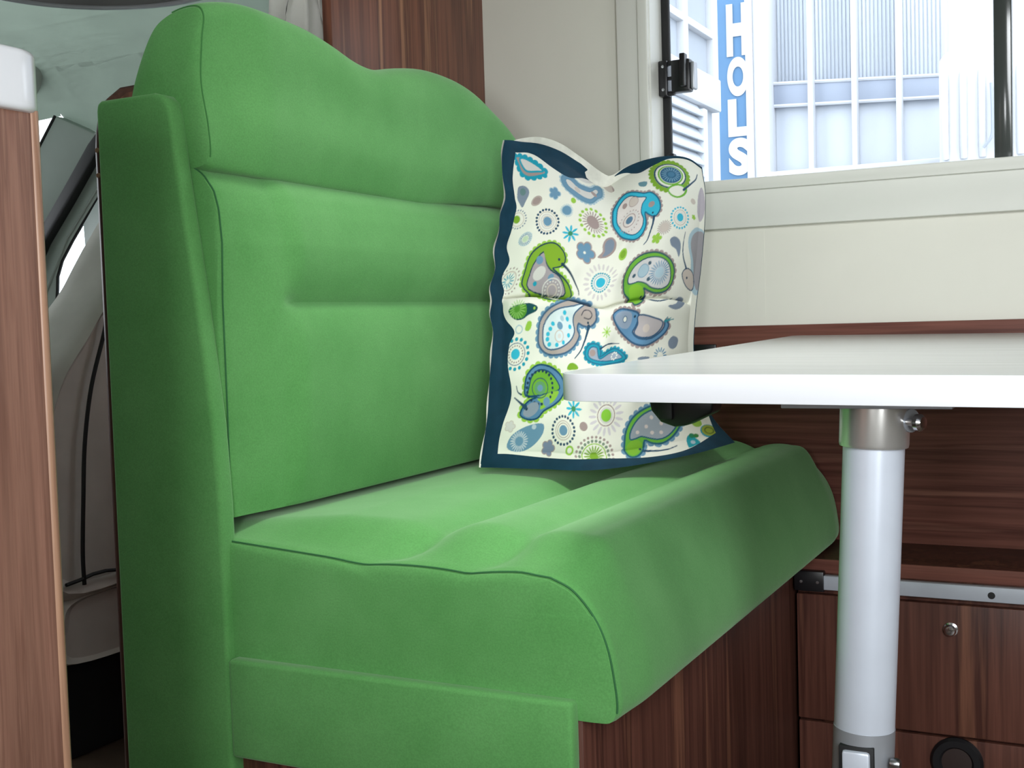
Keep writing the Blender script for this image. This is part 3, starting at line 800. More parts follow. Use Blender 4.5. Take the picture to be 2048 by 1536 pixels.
PRINT = [["S",[[34.9,29.6],[41.2,42.9],[45.8,56.2],[57.5,65.7],[76.2,66.1],[95.4,58.6],[80.4,43.2],[55.3,29.7]],6.18,0],["P",[[34.9,29.6],[41.2,42.9],[45.8,56.2],[57.5,65.7],[76.2,66.1],[95.4,58.6],[80.4,43.2],[55.3,29.7]],1],["O",[[34.9,29.6],[41.2,42.9],[45.8,56.2],[57.5,65.7],[76.2,66.1],[95.4,58.6],[80.4,43.2],[55.3,29.7]],4.45,0],["P",[[45.5,33.1],[50.4,46.9],[59.2,56.1],[78.0,57.0],[89.3,55.2],[76.0,43.4],[57.5,32.9]],2],["O",[[45.5,33.1],[50.4,46.9],[59.2,56.1],[78.0,57.0],[89.3,55.2],[76.0,43.4],[57.5,32.9]],3.62,0],["P",[[33.4,81.2],[46.8,79.8],[54.0,87.2],[53.5,96.8],[50.4,106.3],[48.3,117.9],[39.9,110.8],[29.1,97.7]],3],["C",41.8,89.7,6.18,4],["C",71.8,109.2,9.47,1],["R",71.8,109.2,7.82,0.82,5],["D",104.2,94.5,7.4,5,5.49,6],["D",104.2,94.5,6.92,5,4.3,7],["C",104.2,94.5,4.18,7],["C",142.7,100.9,5.35,8],["C",134.2,122.8,12.35,6],["D",134.2,122.8,11.12,22,1.03,9],["C",134.2,122.8,8.65,7],["D",97.6,146.9,21.61,22,2.26,10],["R",97.6,146.9,17.29,1.44,5],["R",97.6,146.9,12.76,2.47,2],["C",97.6,146.9,8.23,7],["R",97.6,146.9,9.47,0.82,1],["T",144.9,163.3,3.13,15.64,8,4.07,11],["C",144.9,163.3,4.38,12],["D",186.0,130.4,25.52,17,3.09,8],["T",186.0,130.4,11.94,21.41,22,2.26,1],["C",186.0,130.4,12.35,1],["D",41.3,138.2,16.06,20,1.44,3],["R",41.3,138.2,11.94,1.24,5],["C",39.2,137.8,7.0,13],["T",61.2,175.7,5.76,11.94,20,1.65,7],["R",61.2,175.7,11.12,1.24,6],["C",61.2,175.7,5.35,14],["S",[[71.6,255.3],[66.0,231.4],[66.0,213.5],[76.5,198.9],[93.6,188.7],[110.1,184.3],[123.6,186.0],[135.0,194.7],[138.5,205.6],[135.7,216.2],[128.4,222.1],[116.7,224.9],[127.9,231.3],[145.4,239.7],[157.8,249.8],[160.4,267.2],[112.6,276.7]],5.35,8],["P",[[71.6,255.3],[66.0,231.4],[66.0,213.5],[76.5,198.9],[93.6,188.7],[110.1,184.3],[123.6,186.0],[135.0,194.7],[138.5,205.6],[135.7,216.2],[128.4,222.1],[116.7,224.9],[127.9,231.3],[145.4,239.7],[157.8,249.8],[160.4,267.2],[112.6,276.7]],13],["O",[[71.6,255.3],[66.0,231.4],[66.0,213.5],[76.5,198.9],[93.6,188.7],[110.1,184.3],[123.6,186.0],[135.0,194.7],[138.5,205.6],[135.7,216.2],[128.4,222.1],[116.7,224.9],[127.9,231.3],[145.4,239.7],[157.8,249.8],[160.4,267.2],[112.6,276.7]],2.5,15],["P",[[96.3,199.6],[102.0,216.9],[113.6,227.8],[133.1,235.9],[145.8,247.9],[148.6,264.1],[116.5,265.4],[80.2,255.8],[77.4,235.5],[78.3,217.8]],16],["O",[[96.3,199.6],[102.0,216.9],[113.6,227.8],[133.1,235.9],[145.8,247.9],[148.6,264.1],[116.5,265.4],[80.2,255.8],[77.4,235.5],[78.3,217.8]],2.04,15],["C",94.5,232.3,10.7,2],["C",89.0,212.4,6.59,7],["C",118.4,238.3,5.35,7],["C",91.6,247.7,3.71,0],["R",124.8,257.7,18.11,2.06,2],["D",124.8,257.7,13.59,16,1.44,2],["R",124.8,257.7,9.06,2.06,5],["P",[[97.1,196.1],[107.2,190.0],[121.6,188.7],[133.7,196.7],[136.9,209.6],[132.3,218.8],[120.3,223.0],[108.6,222.9],[100.4,211.8]],17],["C",126.1,210.5,2.26,15],["L",[[132.7,217.7],[146.9,226.3],[164.5,238.0],[176.1,249.6],[178.6,258.0]],5.35,1.65,15],["D",178.5,188.1,11.23,5,8.33,1],["D",178.5,188.1,10.51,5,6.52,7],["C",178.5,188.1,6.34,7],["C",178.5,188.7,2.47,9],["P",[[210.5,154.2],[222.2,149.3],[233.0,160.6],[232.4,175.9],[222.3,185.2],[208.5,190.4],[201.0,189.9],[208.6,178.5],[206.5,166.7]],1],["P",[[213.1,156.8],[221.9,153.2],[228.7,161.0],[228.1,173.7],[219.8,182.2],[209.2,187.4],[212.5,177.8],[210.5,166.7]],3],["T",213.2,230.2,20.58,30.88,20,4.12,18],["D",213.2,230.2,15.64,24,1.65,0],["R",213.2,230.2,11.53,2.06,6],["C",213.2,230.2,8.23,11],["R",38.6,239.0,14.41,1.85,5],["T",38.6,239.0,3.09,12.35,12,1.65,0],["D",38.6,239.0,19.56,18,1.44,1],["S",[[126.5,59.5],[127.4,78.3],[143.8,90.0],[167.0,94.4],[180.2,91.2],[194.2,73.6],[206.7,59.4],[213.8,31.8],[204.5,31.1],[187.2,54.0],[165.3,56.8],[154.1,47.2],[139.4,48.7]],4.53,6],["P",[[126.5,59.5],[127.4,78.3],[143.8,90.0],[167.0,94.4],[180.2,91.2],[194.2,73.6],[206.7,59.4],[213.8,31.8],[204.5,31.1],[187.2,54.0],[165.3,56.8],[154.1,47.2],[139.4,48.7]],7],["O",[[126.5,59.5],[127.4,78.3],[143.8,90.0],[167.0,94.4],[180.2,91.2],[194.2,73.6],[206.7,59.4],[213.8,31.8],[204.5,31.1],[187.2,54.0],[165.3,56.8],[154.1,47.2],[139.4,48.7]],2.22,19],["P",[[135.6,59.9],[137.1,73.3],[151.1,80.3],[169.4,85.3],[181.8,82.1],[194.5,65.2],[203.1,49.5],[198.1,45.7],[181.8,66.3],[160.3,66.8],[146.9,57.3]],2],["O",[[135.6,59.9],[137.1,73.3],[151.1,80.3],[169.4,85.3],[181.8,82.1],[194.5,65.2],[203.1,49.5],[198.1,45.7],[181.8,66.3],[160.3,66.8],[146.9,57.3]],1.81,19],["C",155.7,73.7,5.76,5],["C",190.2,65.7,5.35,1],["P",[[222.6,16.2],[235.6,22.9],[238.1,41.3],[231.5,42.6],[225.4,33.2]],1],["P",[[146.5,38.7],[174.3,16.2],[195.4,12.0],[204.6,17.7],[181.9,43.6],[162.2,42.6]],2],["L",[[154.5,35.1],[178.6,23.8],[198.6,22.2]],2.06,1.24,0],["L",[[173.6,25.5],[191.0,10.6],[202.8,6.6]],2.47,1.24,20],["C",347.6,52.1,40.54,9],["D",347.6,52.1,37.05,26,4.79,13],["R",347.6,52.1,34.44,5.67,13],["R",347.6,52.1,30.08,3.05,10],["R",347.6,52.1,27.03,2.62,9],["R",347.6,52.1,23.1,3.05,20],["C",347.6,52.1,20.49,21],["T",347.6,52.1,8.72,18.31,20,1.74,22],["C",347.6,52.1,6.54,23],["P",[[337.0,83.2],[352.1,74.8],[369.3,76.9],[379.1,85.2],[372.7,98.6],[357.5,104.5],[342.6,97.7]],20],["P",[[340.3,84.9],[353.1,78.6],[366.5,80.2],[373.3,87.5],[368.3,96.2],[357.1,100.9],[344.8,95.4]],9],["L",[[370.5,86.7],[387.2,71.6],[404.1,52.1],[413.1,31.5]],5.67,1.74,10],["S",[[249.4,65.8],[266.2,68.6],[288.7,81.0],[304.1,83.0],[315.2,93.8],[323.3,111.3],[324.8,126.4],[315.3,137.8],[303.8,131.7],[294.4,123.9],[297.5,138.7],[297.2,152.5],[290.0,167.5],[275.1,171.2],[253.6,163.5],[233.9,142.6],[223.4,119.5],[219.6,93.0],[233.1,73.8]],5.23,1],["P",[[249.4,65.8],[266.2,68.6],[288.7,81.0],[304.1,83.0],[315.2,93.8],[323.3,111.3],[324.8,126.4],[315.3,137.8],[303.8,131.7],[294.4,123.9],[297.5,138.7],[297.2,152.5],[290.0,167.5],[275.1,171.2],[253.6,163.5],[233.9,142.6],[223.4,119.5],[219.6,93.0],[233.1,73.8]],11],["O",[[249.4,65.8],[266.2,68.6],[288.7,81.0],[304.1,83.0],[315.2,93.8],[323.3,111.3],[324.8,126.4],[315.3,137.8],[303.8,131.7],[294.4,123.9],[297.5,138.7],[297.2,152.5],[290.0,167.5],[275.1,171.2],[253.6,163.5],[233.9,142.6],[223.4,119.5],[219.6,93.0],[233.1,73.8]],2.65,24],["P",[[259.4,74.9],[277.2,85.3],[294.4,91.6],[285.5,103.3],[285.2,121.3],[292.7,137.2],[288.4,154.2],[275.8,161.7],[258.6,156.4],[239.9,135.1],[229.1,110.2],[229.2,89.1],[243.3,76.6]],25],["O",[[259.4,74.9],[277.2,85.3],[294.4,91.6],[285.5,103.3],[285.2,121.3],[292.7,137.2],[288.4,154.2],[275.8,161.7],[258.6,156.4],[239.9,135.1],[229.1,110.2],[229.2,89.1],[243.3,76.6]],2.16,24],["C",306.2,110.4,6.54,1],["C",310.7,129.5,1.96,15],["R",259.8,130.1,17.87,2.62,2],["D",259.8,130.1,21.36,20,1.31,1],["R",259.8,128.8,12.64,1.74,1],["C",259.8,128.8,7.41,26],["C",265.9,90.9,10.03,5],["R",265.9,90.9,10.03,1.09,1],["C",245.7,89.1,5.67,1],["L",[[313.5,137.4],[309.3,161.7],[305.7,178.0],[298.3,185.3]],5.23,1.53,10],["D",366.2,144.2,20.05,20,2.18,11],["R",366.2,144.2,14.38,1.74,5],["R",366.2,144.2,10.46,1.31,2],["C",366.2,144.2,7.85,11],["T",335.0,161.9,6.54,13.51,20,1.53,1],["C",335.0,161.9,8.28,5],["D",323.3,179.2,5.81,5,3.61,8],["C",323.3,179.2,3.51,8],["P",[[348.5,183.5],[357.9,179.1],[370.0,184.2],[374.4,195.3],[371.8,211.8],[364.5,199.7],[352.6,193.7]],3],["C",251.4,190.5,10.03,8],["C",251.4,190.5,6.54,13],["S",[[267.1,246.5],[262.3,229.1],[269.6,213.7],[290.2,203.5],[318.1,201.2],[338.1,207.0],[357.4,219.3],[368.1,235.7],[367.7,254.5],[356.9,266.6],[338.0,269.9],[319.9,264.4],[309.7,259.5],[315.7,272.3],[304.8,283.9],[291.5,285.0],[287.6,273.5],[272.6,260.6]],5.23,1],["P",[[267.1,246.5],[262.3,229.1],[269.6,213.7],[290.2,203.5],[318.1,201.2],[338.1,207.0],[357.4,219.3],[368.1,235.7],[367.7,254.5],[356.9,266.6],[338.0,269.9],[319.9,264.4],[309.7,259.5],[315.7,272.3],[304.8,283.9],[291.5,285.0],[287.6,273.5],[272.6,260.6]],20],["O",[[267.1,246.5],[262.3,229.1],[269.6,213.7],[290.2,203.5],[318.1,201.2],[338.1,207.0],[357.4,219.3],[368.1,235.7],[367.7,254.5],[356.9,266.6],[338.0,269.9],[319.9,264.4],[309.7,259.5],[315.7,272.3],[304.8,283.9],[291.5,285.0],[287.6,273.5],[272.6,260.6]],2.65,27],["P",[[276.7,244.8],[273.7,231.4],[281.5,218.2],[301.4,210.2],[323.2,209.3],[341.2,215.4],[354.7,227.1],[361.9,243.6],[359.4,256.9],[345.0,263.8],[325.6,260.6],[312.6,252.4],[297.7,247.0],[286.5,247.2]],28],["O",[[276.7,244.8],[273.7,231.4],[281.5,218.2],[301.4,210.2],[323.2,209.3],[341.2,215.4],[354.7,227.1],[361.9,243.6],[359.4,256.9],[345.0,263.8],[325.6,260.6],[312.6,252.4],[297.7,247.0],[286.5,247.2]],2.16,27],["T",336.0,237.4,8.72,20.92,24,1.96,7],["C",336.0,237.4,8.72,6],["C",302.9,229.8,10.9,6],["R",302.9,229.8,10.9,1.09,7],["C",314.1,218.6,3.27,29],["C",285.0,234.8,3.27,29],["C",316.4,245.8,3.27,29],["P",[[280.7,256.9],[286.0,249.9],[298.5,251.6],[308.0,259.2],[313.7,272.1],[303.0,281.2],[291.6,282.1],[288.0,272.3]],30],["C",309.3,272.3,1.74,15],["L",[[316.6,273.7],[326.2,282.1],[346.1,285.4],[378.6,276.6]],5.23,1.53,10],["P",[[392.4,192.4],[392.1,170.8],[411.5,150.4],[430.0,152.3],[430.0,186.6],[430.0,228.0],[430.0,260.4],[418.9,261.1],[406.8,237.0],[402.1,213.0]],6],["P",[[398.5,190.7],[400.3,171.2],[416.5,155.2],[430.0,156.2],[430.0,188.6],[430.0,228.6],[427.8,254.9],[418.4,242.8],[408.5,210.6]],31],["P",[[386.5,237.8],[394.6,226.7],[411.4,229.4],[418.4,242.8],[416.2,257.6],[399.6,254.7]],5],["O",[[386.5,237.8],[394.6,226.7],[411.4,229.4],[418.4,242.8],[416.2,257.6],[399.6,254.7]],1.74,10],["C",399.0,241.6,1.96,15],["L",[[393.2,227.1],[382.5,211.7],[379.2,194.8],[380.8,169.2]],3.92,1.31,10],["C",395.7,105.2,6.1,5],["D",400.0,136.4,3.29,5,2.04,8],["C",400.0,136.4,1.98,8],["P",[[409.1,85.5],[421.3,57.6],[427.9,83.8],[427.0,115.9],[418.5,135.9],[408.6,121.5]],32],["P",[[358.5,294.4],[378.0,289.2],[390.5,273.8],[403.5,277.4],[391.9,293.7],[375.8,299.5]],3],["P",[[220.8,18.3],[235.8,19.0],[233.5,44.1],[223.6,36.9]],5],["P",[[285.0,53.9],[300.7,58.0],[296.4,67.7],[284.9,63.2]],33],["P",[[38.1,288.7],[48.9,283.5],[67.5,282.6],[80.2,284.0],[92.3,289.0],[89.9,295.7],[74.4,300.8],[64.1,305.6],[51.9,305.8],[42.7,299.1]],34],["P",[[40.6,289.5],[53.8,284.6],[67.9,284.5],[72.0,295.0],[64.5,303.3],[52.2,303.8],[43.7,298.3]],35],["T",53.6,289.5,4.84,15.98,18,1.45,36],["C",86.3,291.0,2.18,8],["P",[[66.5,321.8],[71.9,310.3],[79.2,310.9],[77.9,319.9],[72.7,324.9]],8],["R",55.2,320.7,6.3,1.94,6],["S",[[92.5,327.9],[95.7,311.5],[110.3,295.7],[126.6,285.5],[163.8,269.3],[185.2,268.5],[202.0,269.3],[207.9,285.1],[209.6,297.5],[201.2,307.6],[186.6,309.1],[177.6,307.5],[175.1,317.0],[180.0,326.6],[170.4,345.1],[149.7,358.9],[124.6,364.0],[106.6,358.9],[94.6,346.4]],5.81,7],["P",[[92.5,327.9],[95.7,311.5],[110.3,295.7],[126.6,285.5],[163.8,269.3],[185.2,268.5],[202.0,269.3],[207.9,285.1],[209.6,297.5],[201.2,307.6],[186.6,309.1],[177.6,307.5],[175.1,317.0],[180.0,326.6],[170.4,345.1],[149.7,358.9],[124.6,364.0],[106.6,358.9],[94.6,346.4]],37],["O",[[92.5,327.9],[95.7,311.5],[110.3,295.7],[126.6,285.5],[163.8,269.3],[185.2,268.5],[202.0,269.3],[207.9,285.1],[209.6,297.5],[201.2,307.6],[186.6,309.1],[177.6,307.5],[175.1,317.0],[180.0,326.6],[170.4,345.1],[149.7,358.9],[124.6,364.0],[106.6,358.9],[94.6,346.4]],2.94,38],["P",[[101.0,332.2],[103.4,315.7],[118.0,299.6],[138.0,289.6],[163.7,282.8],[189.0,272.1],[168.9,292.6],[165.9,306.3],[169.3,321.9],[160.8,337.8],[139.8,351.4],[118.8,355.5],[105.7,348.4]],39],["O",[[101.0,332.2],[103.4,315.7],[118.0,299.6],[138.0,289.6],[163.7,282.8],[189.0,272.1],[168.9,292.6],[165.9,306.3],[169.3,321.9],[160.8,337.8],[139.8,351.4],[118.8,355.5],[105.7,348.4]],2.4,38],["C",120.4,314.7,3.63,11],["C",115.1,323.0,3.63,11],["C",111.0,331.3,3.63,11],["C",111.0,339.4,3.63,11],["C",115.8,347.4,3.63,11],["C",130.8,347.7,3.63,11],["C",145.2,342.4,3.63,11],["C",156.6,329.0,3.63,11],["C",158.7,315.2,3.63,11],["C",153.2,304.1,3.63,11],["C",147.1,295.4,3.63,11],["C",135.0,317.0,6.3,7],["R",134.5,333.6,9.2,1.94,5],["C",134.5,333.6,3.88,2],["C",141.2,304.9,4.36,6],["L",[[188.2,296.7],[197.9,296.8],[201.4,290.3],[195.8,283.8],[186.2,286.0],[182.4,294.0]],1.7,1.7,40],["C",196.3,302.9,1.94,15],["L",[[197.8,307.6],[192.7,328.4],[185.0,349.4],[173.2,364.4]],5.33,1.7,10],["T",230.8,317.1,2.03,10.17,8,2.64,41],["C",230.8,317.1,2.85,8],["D",51.5,360.0,24.22,16,3.15,0],["R",51.5,360.0,17.92,1.7,3],["D",51.5,360.0,13.56,18,1.45,1],["C",50.8,360.0,8.72,11],["P",[[160.6,383.8],[161.4,375.5],[169.2,371.7],[179.5,374.6],[181.6,380.6]],13],["S",[[73.4,413.2],[76.5,395.1],[90.7,382.0],[106.0,379.0],[127.3,384.5],[148.9,395.1],[157.3,412.9],[151.4,428.5],[133.6,441.4],[112.2,451.4],[100.0,463.7],[82.9,465.8],[67.2,458.4],[70.7,445.7],[83.2,434.8],[96.2,430.0],[75.8,427.4]],6.3,8],["P",[[73.4,413.2],[76.5,395.1],[90.7,382.0],[106.0,379.0],[127.3,384.5],[148.9,395.1],[157.3,412.9],[151.4,428.5],[133.6,441.4],[112.2,451.4],[100.0,463.7],[82.9,465.8],[67.2,458.4],[70.7,445.7],[83.2,434.8],[96.2,430.0],[75.8,427.4]],42],["O",[[73.4,413.2],[76.5,395.1],[90.7,382.0],[106.0,379.0],[127.3,384.5],[148.9,395.1],[157.3,412.9],[151.4,428.5],[133.6,441.4],[112.2,451.4],[100.0,463.7],[82.9,465.8],[67.2,458.4],[70.7,445.7],[83.2,434.8],[96.2,430.0],[75.8,427.4]],2.94,43],["P",[[81.4,415.5],[86.1,397.4],[99.0,387.6],[117.3,389.2],[136.6,400.3],[146.5,413.8],[134.2,420.8],[108.3,426.1],[88.1,428.2],[78.3,425.9]],44],["O",[[81.4,415.5],[86.1,397.4],[99.0,387.6],[117.3,389.2],[136.6,400.3],[146.5,413.8],[134.2,420.8],[108.3,426.1],[88.1,428.2],[78.3,425.9]],2.4,43],["P",[[99.5,431.1],[143.2,418.0],[136.6,432.6],[117.5,444.0],[104.7,449.4],[106.2,439.2]],45],["D",103.8,414.8,26.16,22,2.42,15],["R",103.8,415.8,15.5,1.45,10],["C",103.8,415.8,10.66,46],["C",103.8,415.8,5.33,7],["C",117.7,436.9,7.27,7],["P",[[72.1,456.3],[76.4,445.8],[86.0,438.9],[98.5,438.1],[101.6,447.3],[94.6,456.7],[82.6,462.0]],47],["C",78.3,447.9,2.66,15],["L",[[75.0,444.7],[65.7,438.2],[54.2,429.3]],8.23,1.94,10],["L",[[66.5,424.9],[60.0,420.5],[56.8,411.3]],3.39,1.21,10],["T",177.9,444.0,3.2,15.98,8,4.16,11],["C",177.9,444.0,4.48,48],["T",242.0,455.0,19.38,34.39,18,4.84,49],["R",242.0,455.0,16.95,1.94,1],["C",242.0,455.0,13.56,2],["C",242.0,455.0,10.17,50],["C",197.2,471.4,7.75,1],["D",156.4,480.7,23.25,22,2.42,10],["R",156.4,480.7,15.98,1.94,5],["R",156.4,480.7,12.11,1.21,1],["C",156.4,480.7,8.72,7],["P",[[47.0,512.5],[52.8,494.5],[71.7,481.0],[95.8,473.1],[113.3,473.4],[113.8,488.9],[100.3,506.6],[81.8,517.2],[61.8,518.9]],7],["T",69.5,502.4,7.27,17.44,22,1.94,51],["C",95.1,478.2,4.36,52],["D",127.8,511.2,8.11,5,6.02,1],["D",127.8,511.2,7.59,5,4.71,53],["C",127.8,511.2,4.58,53],["R",171.8,512.7,6.3,3.39,8],["D",217.8,521.7,32.94,26,2.42,1],["D",217.8,521.7,26.16,22,2.66,54],["R",217.8,521.7,21.31,1.94,8],["T",217.8,521.7,6.05,18.41,18,2.66,13],["C",217.8,521.7,7.27,13],["D",48.4,477.5,6.31,5,4.68,5],["D",48.4,477.5,5.9,5,3.66,2],["C",48.4,477.5,3.56,2],["S",[[196.8,359.8],[194.4,347.6],[202.9,335.8],[217.2,336.8],[224.5,350.0],[223.6,356.5],[239.2,349.5],[256.6,348.4],[273.1,359.2],[282.0,368.7],[269.0,372.9],[243.6,370.8],[214.9,367.1]],4.65,0],["P",[[196.8,359.8],[194.4,347.6],[202.9,335.8],[217.2,336.8],[224.5,350.0],[223.6,356.5],[239.2,349.5],[256.6,348.4],[273.1,359.2],[282.0,368.7],[269.0,372.9],[243.6,370.8],[214.9,367.1]],0],["O",[[196.8,359.8],[194.4,347.6],[202.9,335.8],[217.2,336.8],[224.5,350.0],[223.6,356.5],[239.2,349.5],[256.6,348.4],[273.1,359.2],[282.0,368.7],[269.0,372.9],[243.6,370.8],[214.9,367.1]],2.51,55],["P",[[202.6,357.2],[200.5,347.7],[206.2,340.4],[215.3,341.7],[218.8,351.4],[224.0,359.8],[241.4,353.9],[257.3,353.4],[268.1,360.7],[273.0,366.5],[262.9,367.7],[243.0,365.7],[216.4,362.1]],56],["O",[[202.6,357.2],[200.5,347.7],[206.2,340.4],[215.3,341.7],[218.8,351.4],[224.0,359.8],[241.4,353.9],[257.3,353.4],[268.1,360.7],[273.0,366.5],[262.9,367.7],[243.0,365.7],[216.4,362.1]],2.05,55],["C",208.4,350.1,5.58,1],["L",[[222.1,342.7],[238.4,337.4],[264.2,342.1]],3.72,1.49,10],["D",255.9,360.4,5.58,8,1.49,9],["S",[[244.7,295.7],[249.5,288.4],[267.9,287.7],[298.2,297.8],[303.5,307.5],[298.3,320.9],[292.8,328.9],[306.1,341.1],[327.6,344.1],[347.1,336.6],[357.1,326.7],[357.3,316.6],[366.7,322.7],[360.9,335.4],[342.9,347.2],[320.0,354.3],[298.7,349.2],[278.6,335.1],[257.9,316.8]],5.81,1],["P",[[244.7,295.7],[249.5,288.4],[267.9,287.7],[298.2,297.8],[303.5,307.5],[298.3,320.9],[292.8,328.9],[306.1,341.1],[327.6,344.1],[347.1,336.6],[357.1,326.7],[357.3,316.6],[366.7,322.7],[360.9,335.4],[342.9,347.2],[320.0,354.3],[298.7,349.2],[278.6,335.1],[257.9,316.8]],57],["O",[[244.7,295.7],[249.5,288.4],[267.9,287.7],[298.2,297.8],[303.5,307.5],[298.3,320.9],[292.8,328.9],[306.1,341.1],[327.6,344.1],[347.1,336.6],[357.1,326.7],[357.3,316.6],[366.7,322.7],[360.9,335.4],[342.9,347.2],[320.0,354.3],[298.7,349.2],[278.6,335.1],[257.9,316.8]],2.94,58],["P",[[303.5,303.3],[335.2,311.5],[352.7,318.5],[349.4,330.6],[333.1,340.6],[311.1,340.6],[296.1,331.2],[302.7,317.5]],59],["O",[[303.5,303.3],[335.2,311.5],[352.7,318.5],[349.4,330.6],[333.1,340.6],[311.1,340.6],[296.1,331.2],[302.7,317.5]],2.4,58],["P",[[248.7,297.8],[254.2,291.9],[269.6,291.5],[287.0,296.7],[290.1,309.2],[281.9,320.4],[265.8,318.0],[254.0,307.3]],60],["C",273.2,305.2,3.88,9],["R",273.2,305.2,4.84,1.21,61],["C",295.7,304.2,2.18,15],["C",319.4,326.5,6.78,5],["L",[[357.6,318.2],[361.7,311.1]],2.91,1.45,62],["L",[[357.6,318.2],[369.6,312.5]],2.91,1.45,62],["L",[[357.6,318.2],[376.2,314.2]],2.91,1.45,62],["P",[[369.8,349.7],[379.2,341.1],[390.6,345.0],[388.8,357.1],[380.2,362.8],[371.5,359.5]],3],["T",352.3,373.2,5.81,14.53,14,2.42,7],["P",[[306.0,373.0],[315.9,372.0],[329.6,374.2],[324.1,378.1],[308.6,376.7]],3],["S",[[272.4,507.9],[277.3,485.7],[291.7,466.9],[316.9,456.0],[341.8,453.2],[367.9,462.9],[380.4,479.8],[369.4,492.7],[353.2,507.3],[334.5,515.8],[318.4,512.7],[306.9,506.1],[302.5,520.6],[289.9,530.4],[277.4,529.4],[272.0,518.1]],6.3,7],["P",[[272.4,507.9],[277.3,485.7],[291.7,466.9],[316.9,456.0],[341.8,453.2],[367.9,462.9],[380.4,479.8],[369.4,492.7],[353.2,507.3],[334.5,515.8],[318.4,512.7],[306.9,506.1],[302.5,520.6],[289.9,530.4],[277.4,529.4],[272.0,518.1]],63],["O",[[272.4,507.9],[277.3,485.7],[291.7,466.9],[316.9,456.0],[341.8,453.2],[367.9,462.9],[380.4,479.8],[369.4,492.7],[353.2,507.3],[334.5,515.8],[318.4,512.7],[306.9,506.1],[302.5,520.6],[289.9,530.4],[277.4,529.4],[272.0,518.1]],2.94,64],["P",[[282.5,500.0],[286.4,485.0],[300.9,470.3],[322.9,461.0],[349.8,459.4],[371.9,478.4],[364.9,490.7],[347.9,503.9],[331.8,508.4],[317.7,504.6],[303.0,498.9],[291.4,501.0]],65],["O",[[282.5,500.0],[286.4,485.0],[300.9,470.3],[322.9,461.0],[349.8,459.4],[371.9,478.4],[364.9,490.7],[347.9,503.9],[331.8,508.4],[317.7,504.6],[303.0,498.9],[291.4,501.0]],2.4,64],["C",326.1,470.8,3.15,66],["C",313.7,483.8,3.15,66],["C",296.7,490.9,3.15,66],["C",321.8,495.2,3.15,66],["C",340.7,482.4,3.15,66],["C",336.7,497.3,3.15,66],["P",[[276.7,509.7],[286.7,502.9],[298.7,505.5],[300.9,515.8],[290.2,526.6],[279.6,526.3],[276.0,518.3]],67],["C",297.7,519.7,2.18,15],["L",[[303.0,523.6],[320.3,527.0],[337.9,528.1],[353.7,524.9]],4.84,1.45,10],["P",[[373.8,513.1],[381.8,511.9],[387.9,527.6],[377.8,531.5],[367.8,531.8]],68],["C",381.6,512.6,4.36,69],["C",387.6,514.3,3.88,70],["C",378.3,524.6,3.39,6],["C",410.4,511.6,13.56,0],["C",410.3,510.2,11.14,71],["R",410.3,510.2,6.3,1.94,72],["C",398.7,491.4,8.23,8]]
BL_T = [0, .044, .129, .221, .31, .37, .405, .444, .49, .507, .538, .584, .623, .672, .72, .78, .831, .90, .952, 1]
BL_S = [.07, .07, .078, .112, .086, .089, .108, .077, .062, .056, .076, .052, .076, .066, .070, .085, .052, .066, .08, .08]
BB_S = [0, .07, .26, .49, .60, .715, .82, .90, 1]
BB_T = [.04, .04, .033, .035, .028, .018, .015, .023, .05]
BT_S = [0, .09, .2, .29, .38, .45, .52, .6, .66, .74, .83, 1]
BT_T = [.96, .96, .92, .905, .946, .985, .990, .972, .945, .966, .988, .99]


def smooth_interp(x, xs, ys):
    c = np.array(catmull(list(zip(xs, ys)), 8))
    return np.interp(x, c[:, 0], c[:, 1])


def panel_st(p, q):
    tb, tt = smooth_interp(p, BB_S, BB_T), smooth_interp(p, BT_S, BT_T)
    t = tb + (tt - tb) * q
    s0 = smooth_interp(t, BL_T, BL_S)
    s1 = np.interp(t, [0, 0.06, 0.14, 0.9, 1], [0.955, 0.972, 0.997, 0.998, 0.995])
    return s0 + (s1 - s0) * p, t


def seg_dist(X, Y, pts, closed):
    """distance to a polyline and the position along it (0 to 1)"""
    best = np.full(X.shape, 1e9)
    along = np.zeros(X.shape)
    n = len(pts)
    m = n if closed else n - 1
    for i in range(m):
        ax, ay = pts[i]
        bx, by = pts[(i + 1) % n]
        dx, dy = bx - ax, by - ay
        k = np.clip(((X - ax) * dx + (Y - ay) * dy) / (dx * dx + dy * dy + 1e-9), 0, 1)
        d = np.hypot(X - ax - k * dx, Y - ay - k * dy)
        w_ = d < best
        best = np.where(w_, d, best)
        along = np.where(w_, (i + k) / m, along)
    return best, along


def inside(X, Y, pts):
    r = np.zeros(X.shape, bool)
    n = len(pts)
    for i in range(n):
        ax, ay = pts[i]
        bx, by = pts[(i + 1) % n]
        if ay == by:
            continue
        c = ((ay > Y) != (by > Y)) & (X < (bx - ax) * (Y - ay) / (by - ay) + ax)
        r ^= c
    return r


